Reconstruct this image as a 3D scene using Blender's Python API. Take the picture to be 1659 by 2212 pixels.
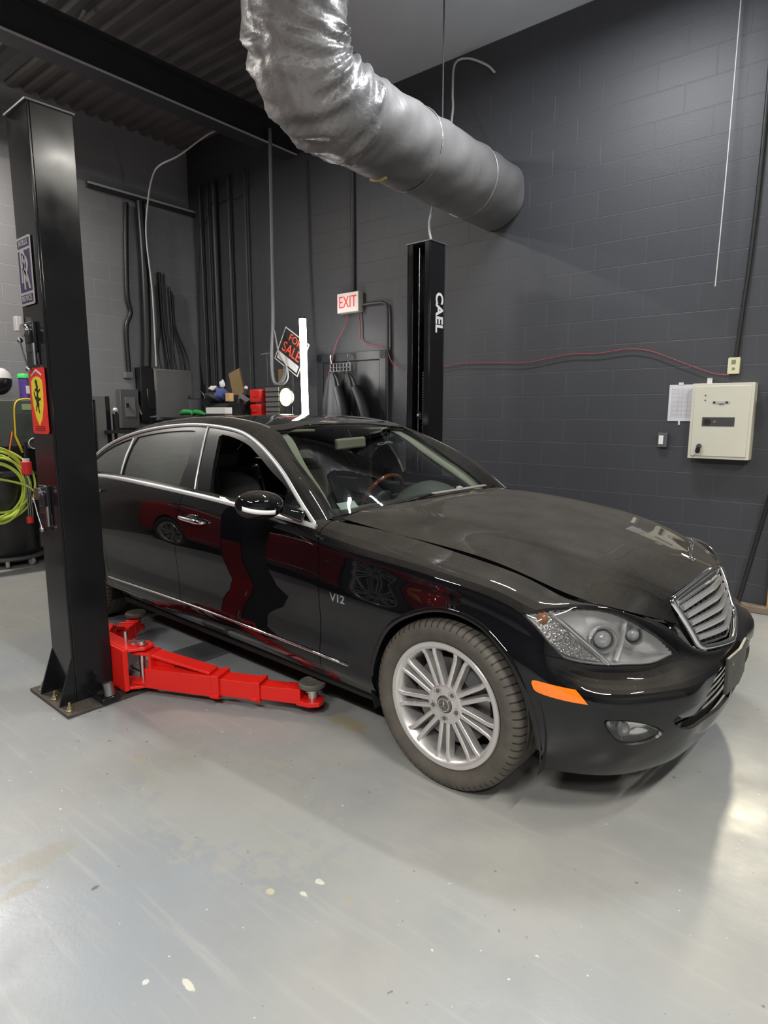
import bpy, bmesh, math, random
import numpy as np
from mathutils import Matrix, Vector, geometry
from math import radians as R, sin, cos, pi
random.seed(7)
SC=bpy.context.scene
for o in list(bpy.data.objects): bpy.data.objects.remove(o)
COL=SC.collection
# ---------------------------------------------------------------- camera
YAW,PITCH,ROLL=-0.71427,-0.158575,0.00108
CAM=(1.32688,-2.79545,1.47844); FPX=1345.96
cd=bpy.data.cameras.new('camera'); cam=bpy.data.objects.new('camera',cd); COL.objects.link(cam)
cd.sensor_fit='VERTICAL'; cd.sensor_height=36.0; cd.lens=FPX/2212*36.0; cd.clip_start=.02
fw=Vector((sin(YAW)*cos(PITCH),cos(YAW)*cos(PITCH),sin(PITCH))); rt=Vector((cos(YAW),-sin(YAW),0)); up=rt.cross(fw)
r2=rt*cos(ROLL)+up*sin(ROLL); u2=-rt*sin(ROLL)+up*cos(ROLL)
cam.matrix_world=Matrix(((r2.x,u2.x,-fw.x,CAM[0]),(r2.y,u2.y,-fw.y,CAM[1]),(r2.z,u2.z,-fw.z,CAM[2]),(0,0,0,1)))
SC.camera=cam
# ---------------------------------------------------------------- world, exposure
w=bpy.data.worlds.new('world'); SC.world=w; w.use_nodes=True
w.node_tree.nodes['Background'].inputs[0].default_value=(.62,.66,.75,1); w.node_tree.nodes['Background'].inputs[1].default_value=.02
SC.view_settings.view_transform='Standard'; SC.view_settings.look='None'; SC.view_settings.gamma=1; SC.view_settings.exposure=0.13
SC.cycles.max_bounces=8; SC.cycles.transparent_max_bounces=12; SC.cycles.caustics_reflective=False; SC.cycles.caustics_refractive=False
SC.cycles.sample_clamp_indirect=4.0
# ---------------------------------------------------------------- room frame (walls are turned 1.9 degrees from the car)
PS=0.0333297
def RP(x,y,z=0): return Vector((cos(PS)*x-sin(PS)*y,sin(PS)*x+cos(PS)*y,z))
# ---------------------------------------------------------------- lamps: room x, y, z, watts, colour, turn, length
LAMPS=[(-4.4,-2.3,4.45,190,(1,.97,.92),90,1.2),
       (-2.2,-4.9,4.45,60,(1,.97,.93),0,1.2),
       (1.3,-4.6,3.8,185,(1,.98,.95),0,1.2),
       (2.8,-2.2,4.45,120,(1,.97,.90),90,1.2),
       (-0.45,1.0,4.5,70,(.94,.97,1),0,.9),
       (3.2,0.9,4.45,75,(1,.96,.86),90,1.2),
       (-5.6,-1.25,4.4,130,(1,.95,.86),90,.9),
       (3.4,-5.4,4.45,90,(1,.97,.93),90,1.2)]
# ---------------------------------------------------------------- materials
MATS={}
def nodes(name):
    m=bpy.data.materials.new(name); m.use_nodes=True; MATS[name]=m; return m,m.node_tree.nodes,m.node_tree.links,m.node_tree.nodes['Principled BSDF']
def mat(name,col,rough=.5,metal=0,coat=0,emit=None,es=0,noise=0,nscale=20,bump=0,spec=.5,trans=0):
    if name in MATS: return MATS[name]
    m,N,L,b=nodes(name)
    b.inputs['Base Color'].default_value=(*col,1); b.inputs['Roughness'].default_value=rough; b.inputs['Metallic'].default_value=metal
    b.inputs['Coat Weight'].default_value=coat; b.inputs['Coat Roughness'].default_value=.03; b.inputs['Specular IOR Level'].default_value=spec
    b.inputs['Transmission Weight'].default_value=trans
    if emit: b.inputs['Emission Color'].default_value=(*emit,1); b.inputs['Emission Strength'].default_value=es
    if noise or bump:
        tc=N.new('ShaderNodeTexCoord'); t=N.new('ShaderNodeTexNoise'); t.inputs['Scale'].default_value=nscale; t.inputs['Detail'].default_value=6
        L.new(tc.outputs['Object'],t.inputs['Vector'])
        if noise:
            mx=N.new('ShaderNodeMix'); mx.data_type='RGBA'
            mx.inputs[6].default_value=(*[c*(1-noise) for c in col],1); mx.inputs[7].default_value=(*[min(1,c*(1+noise)) for c in col],1)
            L.new(t.outputs['Fac'],mx.inputs[0]); L.new(mx.outputs[2],b.inputs['Base Color'])
            rr=N.new('ShaderNodeMapRange'); rr.inputs[3].default_value=max(0,rough-.1); rr.inputs[4].default_value=min(1,rough+.1)
            L.new(t.outputs['Fac'],rr.inputs[0]); L.new(rr.outputs[0],b.inputs['Roughness'])
        if bump:
            bp=N.new('ShaderNodeBump'); bp.inputs['Strength'].default_value=bump; bp.inputs['Distance'].default_value=.01
            L.new(t.outputs['Fac'],bp.inputs['Height']); L.new(bp.outputs[0],b.inputs['Normal'])
    return m
def math_(N,L,op,a,b=None,c=None):
    n=N.new('ShaderNodeMath'); n.operation=op
    for i,v in enumerate((a,b,c)):
        if v is None: continue
        if isinstance(v,(int,float)): n.inputs[i].default_value=v
        else: L.new(v,n.inputs[i])
    return n.outputs[0]
def noise_(N,L,vec,scale,detail=4,rough=.5):
    t=N.new('ShaderNodeTexNoise'); t.inputs['Scale'].default_value=scale; t.inputs['Detail'].default_value=detail; t.inputs['Roughness'].default_value=rough
    L.new(vec,t.inputs['Vector']); return t.outputs['Fac']
def ramp_(N,L,fac,a,b,ca=(0,0,0),cb=(1,1,1)):
    r=N.new('ShaderNodeValToRGB'); r.color_ramp.elements[0].position=a; r.color_ramp.elements[1].position=b
    r.color_ramp.elements[0].color=(*ca,1); r.color_ramp.elements[1].color=(*cb,1); L.new(fac,r.inputs[0]); return r.outputs[0]
def mix_(N,L,fac,a,b):
    m=N.new('ShaderNodeMix'); m.data_type='RGBA'
    if isinstance(fac,(int,float)): m.inputs[0].default_value=fac
    else: L.new(fac,m.inputs[0])
    for i,v in ((6,a),(7,b)):
        if isinstance(v,tuple): m.inputs[i].default_value=(*v,1)
        else: L.new(v,m.inputs[i])
    return m.outputs[2]
def thin_glass(name,tint,rough=0.0,fmin=.04,film=None):
    """thin pane: coloured see-through plus mirror reflection by angle"""
    m,N,L,b=nodes(name); N.remove(b); out=N['Material Output']
    tr=N.new('ShaderNodeBsdfTransparent'); tr.inputs[0].default_value=(*tint,1)
    gl=N.new('ShaderNodeBsdfGlossy'); gl.inputs['Roughness'].default_value=rough
    fr=N.new('ShaderNodeFresnel'); fr.inputs[0].default_value=1.5
    f=math_(N,L,'MAXIMUM',math_(N,L,'MULTIPLY',fr.outputs[0],1.6),fmin)
    mx=N.new('ShaderNodeMixShader'); L.new(f,mx.inputs[0]); L.new(gl.outputs[0],mx.inputs[2]); L.new(mx.outputs[0],out.inputs[0])
    if film:
        df=N.new('ShaderNodeBsdfDiffuse'); df.inputs[0].default_value=(*film[0],1); m2=N.new('ShaderNodeMixShader'); m2.inputs[0].default_value=film[1]; L.new(tr.outputs[0],m2.inputs[1]); L.new(df.outputs[0],m2.inputs[2]); L.new(m2.outputs[0],mx.inputs[1])
    else: L.new(tr.outputs[0],mx.inputs[1])
    return m
def wall_mat(name,axis,col,grad=0):
    m,N,L,b=nodes(name); tc=N.new('ShaderNodeTexCoord'); sp=N.new('ShaderNodeSeparateXYZ'); L.new(tc.outputs['Object'],sp.inputs[0])
    cb=N.new('ShaderNodeCombineXYZ'); L.new(sp.outputs[axis],cb.inputs[0]); L.new(sp.outputs[2],cb.inputs[1])
    br=N.new('ShaderNodeTexBrick'); L.new(cb.outputs[0],br.inputs['Vector']); br.offset=.5
    for k,v in (('Scale',1),('Mortar Size',.0045),('Mortar Smooth',.4),('Bias',0),('Brick Width',.4064),('Row Height',.2032)): br.inputs[k].default_value=v
    br.inputs['Color1'].default_value=(*col,1); br.inputs['Color2'].default_value=(*[c*1.06 for c in col],1); br.inputs['Mortar'].default_value=(*[c*1.3 for c in col],1)
    n1=noise_(N,L,tc.outputs['Object'],1.3,5); n2=noise_(N,L,tc.outputs['Object'],90,3)
    c=mix_(N,L,ramp_(N,L,n1,.3,.75),br.outputs['Color'],tuple(x*1.35 for x in col)); c2=mix_(N,L,.7,c,br.outputs['Color'])
    L.new(c2,b.inputs['Base Color']); b.inputs['Roughness'].default_value=.5
    h=math_(N,L,'ADD',math_(N,L,'MULTIPLY',br.outputs['Fac'],-1.0),math_(N,L,'MULTIPLY',n2,.35))
    bp=N.new('ShaderNodeBump'); bp.inputs['Strength'].default_value=.4; bp.inputs['Distance'].default_value=.005; L.new(h,bp.inputs['Height']); L.new(bp.outputs[0],b.inputs['Normal'])
    return m
def floor_mat():
    m,N,L,b=nodes('painted floor'); tc=N.new('ShaderNodeTexCoord'); V=tc.outputs['Object']
    big=noise_(N,L,V,.55,3,.5); med=noise_(N,L,V,3.5,6,.6); fine=noise_(N,L,V,60,4,.6); spk=noise_(N,L,V,38,2,.4)
    base=mix_(N,L,ramp_(N,L,big,.38,.60),(.268,.288,.308),(.335,.332,.308))
    c=mix_(N,L,math_(N,L,'MULTIPLY',ramp_(N,L,med,.42,.7),.5),base,(.235,.245,.24))
    # scuffed wheel tracks
    mp=N.new('ShaderNodeMapping'); mp.inputs['Rotation'].default_value=(0,0,R(118)); mp.inputs['Scale'].default_value=(1.2,18,1); L.new(V,mp.inputs[0])
    tr=noise_(N,L,mp.outputs[0],1.6,5,.65)
    c=mix_(N,L,math_(N,L,'MULTIPLY',ramp_(N,L,tr,.54,.72),.5),c,(.375,.375,.355))
    # worn pale patches and chips
    vo=N.new('ShaderNodeTexVoronoi'); vo.inputs['Scale'].default_value=2.3; L.new(V,vo.inputs['Vector'])
    chips=math_(N,L,'MULTIPLY',math_(N,L,'LESS_THAN',math_(N,L,'ADD',vo.outputs['Distance'],math_(N,L,'MULTIPLY',fine,.05)),.052),math_(N,L,'GREATER_THAN',med,.50))
    c=mix_(N,L,math_(N,L,'MULTIPLY',chips,.8),c,(.62,.60,.52))
    c=mix_(N,L,math_(N,L,'MULTIPLY',ramp_(N,L,spk,.755,.77),.7),c,(.66,.66,.62))
    c=mix_(N,L,math_(N,L,'MULTIPLY',ramp_(N,L,noise_(N,L,V,29,2,.4),.74,.76),.6),c,(.10,.09,.08))
    # stains at fixed places: (x,y,rx,ry,colour,strength)
    for (sx,sy,rx,ry,col,st) in STAINS:
        mp=N.new('ShaderNodeMapping'); mp.vector_type='POINT'; mp.inputs['Location'].default_value=(-sx/rx,-sy/ry,0); mp.inputs['Scale'].default_value=(1/rx,1/ry,0); L.new(V,mp.inputs[0])
        ln=N.new('ShaderNodeVectorMath'); ln.operation='LENGTH'; L.new(mp.outputs[0],ln.inputs[0])
        d=math_(N,L,'ADD',ln.outputs['Value'],math_(N,L,'MULTIPLY',math_(N,L,'SUBTRACT',noise_(N,L,V,16,5,.65),.5),2.4))
        c=mix_(N,L,math_(N,L,'MULTIPLY',ramp_(N,L,d,.75,1.05,(1,1,1),(0,0,0)),st),c,col)
    L.new(c,b.inputs['Base Color'])
    r=N.new('ShaderNodeMapRange'); L.new(med,r.inputs[0]); r.inputs[1].default_value=.3; r.inputs[2].default_value=.7; r.inputs[3].default_value=.26; r.inputs[4].default_value=.42
    L.new(r.outputs[0],b.inputs['Roughness'])
    h=math_(N,L,'ADD',math_(N,L,'MULTIPLY',med,.6),math_(N,L,'MULTIPLY',fine,.12)); bp=N.new('ShaderNodeBump'); bp.inputs['Strength'].default_value=.25; bp.inputs['Distance'].default_value=.01
    L.new(h,bp.inputs['Height']); L.new(bp.outputs[0],b.inputs['Normal']); return m
def paint(name,col,dust=.0,dcol=(.21,.19,.155)):
    m,N,L,b=nodes(name); tc=N.new('ShaderNodeTexCoord'); V=tc.outputs['Object']; g=N.new('ShaderNodeNewGeometry'); sp=N.new('ShaderNodeSeparateXYZ'); L.new(g.outputs['True Normal'],sp.inputs[0])
    upf=math_(N,L,'POWER',math_(N,L,'MAXIMUM',sp.outputs[2],0.0),3.0)
    n=noise_(N,L,V,5,6,.6); n2=noise_(N,L,V,330,2,.5); n3=noise_(N,L,V,120,2,.4)
    f=math_(N,L,'MULTIPLY',upf,math_(N,L,'MULTIPLY',math_(N,L,'ADD',math_(N,L,'MULTIPLY',n,.7),math_(N,L,'MULTIPLY',n2,.6)),dust))
    sp_=math_(N,L,'MULTIPLY',ramp_(N,L,n3,.735,.76),math_(N,L,'MULTIPLY',upf,min(1,dust*2.2)))
    f=math_(N,L,'MINIMUM',math_(N,L,'ADD',f,math_(N,L,'MULTIPLY',sp_,.5)),1.0)
    b.inputs['Base Color'].default_value=(*col,1); b.inputs['Roughness'].default_value=.5; b.inputs['Specular IOR Level'].default_value=.0; b.inputs['Coat Weight'].default_value=1; b.inputs['Coat Roughness'].default_value=.012; b.inputs['Coat IOR'].default_value=1.55
    d=N.new('ShaderNodeBsdfPrincipled'); d.inputs['Base Color'].default_value=(*dcol,1); d.inputs['Roughness'].default_value=.8
    mx=N.new('ShaderNodeMixShader'); L.new(f,mx.inputs[0]); L.new(b.outputs[0],mx.inputs[1]); L.new(d.outputs[0],mx.inputs[2]); L.new(mx.outputs[0],N['Material Output'].inputs[0])
    return m
# ---------------------------------------------------------------- object helpers
def tag(o,label=None,cat=None,group=None,kind=None):
    if label: o['label']=label
    if cat: o['category']=cat
    if group: o['group']=group
    if kind: o['kind']=kind
    return o
def thing(name,label,cat,loc=(0,0,0),rz=0,group=None,room=False):
    o=bpy.data.objects.new(name,None); COL.objects.link(o); o.empty_display_size=.1
    if room: o.location=RP(*loc); o.rotation_euler=(0,0,PS+rz)
    else: o.location=loc; o.rotation_euler=(0,0,rz)
    return tag(o,label,cat,group)
class MB:
    """mesh collector: shapes in local metres -> one object"""
    def __init__(s): s.v=[]; s.f=[]; s.n=None; s.M=Matrix()
    def add(s,vs,fs):
        k=len(s.v); s.v+=[tuple(s.M@Vector(p)) for p in vs]; s.f+=[tuple(i+k for i in f) for f in fs]; return s
    def box(s,a,b):
        (x0,y0,z0),(x1,y1,z1)=a,b
        return s.add([(x0,y0,z0),(x1,y0,z0),(x1,y1,z0),(x0,y1,z0),(x0,y0,z1),(x1,y0,z1),(x1,y1,z1),(x0,y1,z1)],[(0,3,2,1),(4,5,6,7),(0,1,5,4),(1,2,6,5),(2,3,7,6),(3,0,4,7)])
    def bar(s,p,q,w,h,upv=(0,0,1),w2=None,h2=None):
        p=Vector(p);q=Vector(q);d=(q-p).normalized();r=d.cross(Vector(upv)).normalized();u=r.cross(d); w2=w if w2 is None else w2; h2=h if h2 is None else h2
        c=[(-1,-1),(1,-1),(1,1),(-1,1)]
        return s.add([p+r*a*w/2+u*b*h/2 for a,b in c]+[q+r*a*w2/2+u*b*h2/2 for a,b in c],[(0,1,2,3),(7,6,5,4),(0,4,5,1),(1,5,6,2),(2,6,7,3),(3,7,4,0)])
    def tube(s,pts,r,n=10,close=False,cap=True,smooth=0):
        P=[Vector(p) for p in pts]
        if smooth: P=[Vector(p) for p in crom([tuple(p) for p in P],smooth,close)]
        rs=r if isinstance(r,(list,tuple)) else [r]*len(P)
        if len(rs)!=len(P): rs=[float(np.interp(i/(len(P)-1),np.linspace(0,1,len(rs)),rs)) for i in range(len(P))]
        m=len(P); vs=[];fs=[]; T=[]
        for i in range(m):
            a=P[i-1] if i or close else P[0]; b=P[(i+1)%m] if i<m-1 or close else P[-1]; T.append((b-a).normalized())
        u=T[0].orthogonal().normalized()
        for i in range(m):
            u=(u-T[i]*u.dot(T[i])).normalized(); w=T[i].cross(u)
            for k in range(n):
                t=2*pi*k/n; vs.append(P[i]+(u*cos(t)+w*sin(t))*rs[i])
        for i in range(m if close else m-1):
            for k in range(n): fs.append((i*n+k,i*n+(k+1)%n,((i+1)%m)*n+(k+1)%n,((i+1)%m)*n+k))
        if cap and not close: fs+= [tuple(range(n))[::-1],tuple(range((m-1)*n,m*n))]
        return s.add(vs,fs)
    def cyl(s,p,q,r,r2=None,n=24): return s.tube([p,q],[r,r if r2 is None else r2],n)
    def lathe(s,prof,n=48,axis='Z',closed=False,a0=0,a1=2*pi):
        """prof: (radius, height) pairs"""
        m=len(prof); full=abs(a1-a0-2*pi)<1e-6; K=n if full else n+1; vs=[];fs=[]
        for k in range(K):
            t=a0+(a1-a0)*k/n
            for r,h in prof:
                vs.append((r*cos(t),r*sin(t),h) if axis=='Z' else (r*cos(t),h,r*sin(t)) if axis=='Y' else (h,r*cos(t),r*sin(t)))
        for k in range(n):
            k2=(k+1)%K
            for i in range(m if closed else m-1):
                j=(i+1)%m; f=(k*m+i,k2*m+i,k2*m+j,k*m+j); fs.append(f if axis!='Y' else f[::-1])
        return s.add(vs,fs)
    def prism(s,poly,z0,z1,axis='Z'):
        n=len(poly); mp={'Z':lambda x,y,z:(x,y,z),'Y':lambda x,y,z:(x,z,y),'X':lambda x,y,z:(z,x,y)}[axis]
        return s.add([mp(x,y,z0) for x,y in poly]+[mp(x,y,z1) for x,y in poly],[tuple(range(n))[::-1],tuple(range(n,2*n))]+[(i,(i+1)%n,(i+1)%n+n,i+n) for i in range(n)])
    def ball(s,c,r,nu=20,nv=12):
        rx,ry,rz=r if isinstance(r,(tuple,list)) else (r,r,r); vs=[(c[0],c[1],c[2]+rz)];fs=[]
        for j in range(1,nv):
            for i in range(nu): a=2*pi*i/nu;b=pi*j/nv; vs.append((c[0]+rx*sin(b)*cos(a),c[1]+ry*sin(b)*sin(a),c[2]+rz*cos(b)))
        vs.append((c[0],c[1],c[2]-rz))
        for i in range(nu):
            fs.append((0,1+i,1+(i+1)%nu))
            for j in range(nv-2): a=1+j*nu+i;b=1+j*nu+(i+1)%nu; fs.append((a,a+nu,b+nu,b))
            fs.append((1+(nv-2)*nu+i,len(vs)-1,1+(nv-2)*nu+(i+1)%nu))
        return s.add(vs,fs)
    def text(s,body,size,depth,M,wx=1.0,bold=0.0):
        c=bpy.data.curves.new('t','FONT'); c.body=body; c.size=size; c.extrude=depth/2; c.align_x='CENTER'; c.align_y='CENTER'; c.resolution_u=4; c.offset=bold
        o=bpy.data.objects.new('t',c); COL.objects.link(o); dg=bpy.context.evaluated_depsgraph_get(); dg.update(); me=o.evaluated_get(dg).to_mesh()
        vs=[M@Vector((v.co.x*wx,v.co.y,v.co.z)) for v in me.vertices]; fs=[tuple(p.vertices) for p in me.polygons]
        o.evaluated_get(dg).to_mesh_clear(); bpy.data.objects.remove(o); bpy.data.curves.remove(c); return s.add(vs,fs)
    def build(s,name,m,parent=None,bevel=0,smooth=35,sub=0,fixn=True,solid=0):
        me=bpy.data.meshes.new(name); me.from_pydata([tuple(p) for p in s.v],[],s.f)
        if fixn:
            b=bmesh.new(); b.from_mesh(me); bmesh.ops.recalc_face_normals(b,faces=b.faces); b.to_mesh(me); b.free()
        if smooth: me.shade_smooth(); me.set_sharp_from_angle(angle=R(smooth))
        me.materials.append(MATS[m] if isinstance(m,str) else m)
        o=bpy.data.objects.new(name,me); COL.objects.link(o)
        if parent is not None: o.parent=parent
        if solid: md=o.modifiers.new('s','SOLIDIFY'); md.thickness=solid; md.offset=0
        if bevel: md=o.modifiers.new('b','BEVEL'); md.width=bevel; md.segments=2; md.limit_method='ANGLE'; md.angle_limit=R(40); md.harden_normals=False
        if sub: md=o.modifiers.new('u','SUBSURF'); md.levels=sub; md.render_levels=sub
        return o
def crom(P,n,close=False):
    P=[np.array(p,float) for p in P]; m=len(P); out=[]
    for i in range(m if close else m-1):
        p0=P[i-1] if (i or close) else 2*P[0]-P[1]; p1=P[i]; p2=P[(i+1)%m]; p3=P[(i+2)%m] if (i+2<m or close) else 2*P[-1]-P[-2]
        for k in range(n):
            t=k/n; out.append(tuple(.5*((2*p1)+(-p0+p2)*t+(2*p0-5*p1+4*p2-p3)*t*t+(-p0+3*p1-3*p2+p3)*t**3)))
    if not close: out.append(tuple(P[-1]))
    return out
def single(mb,name,m,label,cat,loc=(0,0,0),rz=0,group=None,room=True,**k):
    """a thing that is one mesh; its shapes are given relative to loc"""
    o=mb.build(name,m,None,**k)
    if room: o.location=RP(*loc); o.rotation_euler=(0,0,PS+rz)
    else: o.location=loc; o.rotation_euler=(0,0,rz)
    return tag(o,label,cat,group)
def ncs(k):
    """natural cubic spline basis evaluator over knots k: returns f(u)->matrix"""
    k=np.asarray(k,float); n=len(k); h=np.diff(k)
    A=np.eye(n); Rm_=np.zeros((n,n))
    for i in range(1,n-1):
        A[i,i-1]=h[i-1]; A[i,i]=2*(h[i-1]+h[i]); A[i,i+1]=h[i]
        Rm_[i,i-1]=6/h[i-1]; Rm_[i,i]=-6/h[i-1]-6/h[i]; Rm_[i,i+1]=6/h[i]
    M=np.linalg.solve(A,Rm_)
    def ev(u):
        u=np.atleast_1d(np.asarray(u,float)); i=np.clip(np.searchsorted(k,u,side='right')-1,0,n-2)
        hh=h[i]; a=(k[i+1]-u)/hh; b=(u-k[i])/hh; r=np.arange(len(u)); B=np.zeros((len(u),n))
        B[r,i]+=a; B[r,i+1]+=b
        return B+((a**3-a)*hh**2/6)[:,None]*M[i]+((b**3-b)*hh**2/6)[:,None]*M[i+1]
    return ev
class Surf:
    """tensor cubic surface through a net P[col][row] of 3D points"""
    def __init__(s,net,mu0=False,mu1=False,mv1=False):
        P=np.array(net,float)
        mir=lambda Q:Q*np.array([1,-1,1])
        s.c0=0
        if mu0: P=np.concatenate([mir(P[2:0:-1]),P]); s.c0=2
        if mu1: P=np.concatenate([P,mir(P[-2:-4:-1])])
        if mv1: P=np.concatenate([P,mir(P[:,-2::-1])],1)
        s.P=P
        du=np.linalg.norm(np.diff(P,axis=0),axis=2).mean(1); dv=np.linalg.norm(np.diff(P,axis=1),axis=2).mean(0)
        s.ku=np.concatenate([[0],np.cumsum(du)]); s.ku-=s.ku[s.c0]; s.kv=np.concatenate([[0],np.cumsum(dv)])
        s.bu=ncs(s.ku); s.bv=ncs(s.kv)
        U,V=np.meshgrid(np.linspace(s.ku[0],s.ku[-1],160),np.linspace(0,s.kv[-1],50)); s.g=(U.ravel(),V.ravel()); s.gp=s(*s.g)
    def __call__(s,u,v):
        return np.einsum('ni,ijk,nj->nk',s.bu(u),s.P,s.bv(v))
    def d(s,u,v,e=1e-4):
        u=np.atleast_1d(u);v=np.atleast_1d(v)
        return (s(u+e,v)-s(u-e,v))/(2*e),(s(u,v+e)-s(u,v-e))/(2*e)
    def n(s,u,v):
        a,b=s.d(u,v); n=np.cross(a,b); return n/np.linalg.norm(n,axis=1)[:,None]
    def inv(s,P,w=(1,1,1)):
        """(u,v) of the surface point closest to each P; w weights axes"""
        out=[]; w=np.array(w,float)
        for p in np.atleast_2d(P):
            i=(((s.gp-p)*w)**2).sum(1).argmin(); q=np.array([s.g[0][i],s.g[1][i]])
            for _ in range(12):
                r=(s(q[0],q[1])[0]-p)*w; a,b=s.d(q[0],q[1]); J=np.stack([a[0]*w,b[0]*w],1)
                dq=np.linalg.lstsq(J,-r,rcond=None)[0]; l=np.abs(dq).max(); q=q+dq*min(1,.15/max(l,1e-9))
                if l<1e-7: break
            out.append(q)
        return np.array(out)
def rows(x,ys,zs): return [(x,y,z) for y,z in zip(ys,zs)]
def X8(xs,ys,zs): return list(zip(xs,ys,zs))
SIDE=[
 X8((-4.28,-4.33,-4.36,-4.37,-4.34,-4.30,-4.26,-4.22),(0,)*8,(.24,.32,.42,.52,.64,.80,.95,1.06)),
 X8((-4.26,-4.31,-4.34,-4.35,-4.32,-4.28,-4.24,-4.20),(-.38,-.39,-.4,-.4,-.4,-.4,-.38,-.36),(.24,.32,.42,.52,.64,.80,.95,1.06)),
 X8((-4.14,-4.18,-4.22,-4.23,-4.21,-4.18,-4.14,-4.10),(-.66,-.68,-.70,-.705,-.70,-.695,-.67,-.60),(.24,.32,.42,.52,.65,.82,.97,1.07)),
 X8((-3.95,-3.97,-3.98,-3.98,-3.97,-3.95,-3.92,-3.88),(-.77,-.81,-.83,-.84,-.84,-.835,-.80,-.70),(.24,.31,.41,.53,.67,.84,.98,1.075)),
 rows(-3.6,(-.82,-.87,-.90,-.90,-.905,-.895,-.86,-.765),(.25,.31,.40,.53,.69,.86,1.00,1.072)),
 rows(-3.165,(-.86,-.91,-.93,-.925,-.935,-.925,-.895,-.83),(.25,.31,.40,.53,.69,.87,1.015,1.065)),
 rows(-2.7,(-.885,-.92,-.937,-.927,-.938,-.93,-.903,-.868),(.27,.315,.395,.53,.69,.87,1.04,1.078)),
 rows(-2.2,(-.885,-.922,-.937,-.927,-.938,-.93,-.902,-.868),(.27,.315,.395,.53,.69,.865,1.033,1.07)),
 rows(-1.6,(-.885,-.922,-.937,-.927,-.938,-.93,-.902,-.868),(.268,.315,.395,.53,.685,.855,1.01,1.045)),
 rows(-1.1,(-.885,-.922,-.937,-.927,-.938,-.93,-.90,-.864),(.266,.313,.393,.525,.68,.84,.98,1.015)),
 rows(-.75,(-.885,-.92,-.936,-.926,-.937,-.928,-.897,-.82),(.262,.31,.392,.52,.675,.83,.957,.988)),
 rows(-.48,(-.885,-.918,-.935,-.926,-.936,-.925,-.886,-.757),(.26,.31,.39,.52,.67,.822,.92,.965)),
 rows(-.2,(-.885,-.915,-.93,-.928,-.935,-.922,-.879,-.752),(.258,.31,.39,.52,.67,.815,.895,.94)),
 rows(.05,(-.88,-.912,-.925,-.928,-.931,-.914,-.872,-.745),(.25,.30,.385,.51,.66,.79,.868,.905)),
 X8((.25,.255,.26,.262,.26,.255,.25,.24),(-.872,-.9,-.915,-.922,-.918,-.895,-.852,-.728),(.22,.275,.372,.485,.62,.74,.832,.866)),
 X8((.375,.385,.392,.397,.396,.386,.357,.335),(-.862,-.886,-.899,-.904,-.90,-.876,-.838,-.72),(.215,.27,.362,.465,.58,.688,.80,.834)),
 X8((.49,.505,.52,.527,.522,.48,.445,.42),(-.808,-.832,-.848,-.853,-.842,-.80,-.785,-.725),(.208,.262,.352,.45,.545,.622,.80,.815)),
 X8((.60,.62,.64,.648,.64,.58,.535,.515),(-.725,-.752,-.772,-.775,-.762,-.705,-.695,-.68),(.205,.258,.347,.445,.535,.603,.79,.797)),
 X8((.682,.705,.73,.74,.73,.655,.615,.60),(-.60,-.625,-.64,-.64,-.63,-.60,-.585,-.565),(.203,.255,.342,.44,.527,.597,.745,.752)),
 X8((.735,.76,.787,.80,.79,.715,.69,.67),(-.46,-.475,-.485,-.487,-.48,-.445,-.44,-.43),(.202,.252,.338,.433,.517,.592,.66,.693)),
 X8((.757,.776,.798,.808,.80,.76,.745,.735),(-.33,-.34,-.345,-.345,-.34,-.33,-.325,-.318),(.202,.25,.334,.425,.505,.557,.585,.60)),
 X8((.775,.794,.813,.824,.817,.798,.79,.783),(-.17,-.17,-.17,-.17,-.17,-.165,-.16,-.155),(.202,.25,.332,.42,.49,.528,.545,.552)),
 X8((.78,.799,.818,.829,.822,.804,.797,.79),(0,)*8,(.202,.25,.332,.42,.488,.525,.537,.543)),
]
HOOD=[ # rows: cut edge, crease, mid, centre
 [(-.71,-.750,.982),(-.695,-.66,1.003),(-.665,-.35,1.018),(-.655,0,1.022)],
 [(-.41,-.752,.955),(-.41,-.665,.980),(-.42,-.35,1.028),(-.42,0,1.042)],
 [(-.1,-.745,.930),(-.1,-.655,.952),(-.1,-.35,1.005),(-.1,0,1.022)],
 [(.15,-.728,.890),(.15,-.625,.920),(.15,-.34,.975),(.15,0,.992)],
 [(.345,-.712,.835),(.325,-.585,.885),(.34,-.32,.935),(.35,0,.953)],
 [(.46,-.702,.809),(.455,-.525,.855),(.48,-.28,.894),(.50,0,.912)],
 [(.585,-.592,.764),(.565,-.445,.815),(.59,-.24,.850),(.61,0,.870)],
 [(.695,-.375,.690),(.65,-.365,.775),(.675,-.19,.815),(.693,0,.828)],
]
def _mid(c,k=.28):
    a,b=np.array(c[1]),np.array(c[2]); m=a+(b-a)*k; m[2]+=.22*abs(b[2]-a[2]); return [c[0],c[1],tuple(m),c[2],c[3]]
HOOD=[_mid(c) for c in HOOD]
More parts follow.
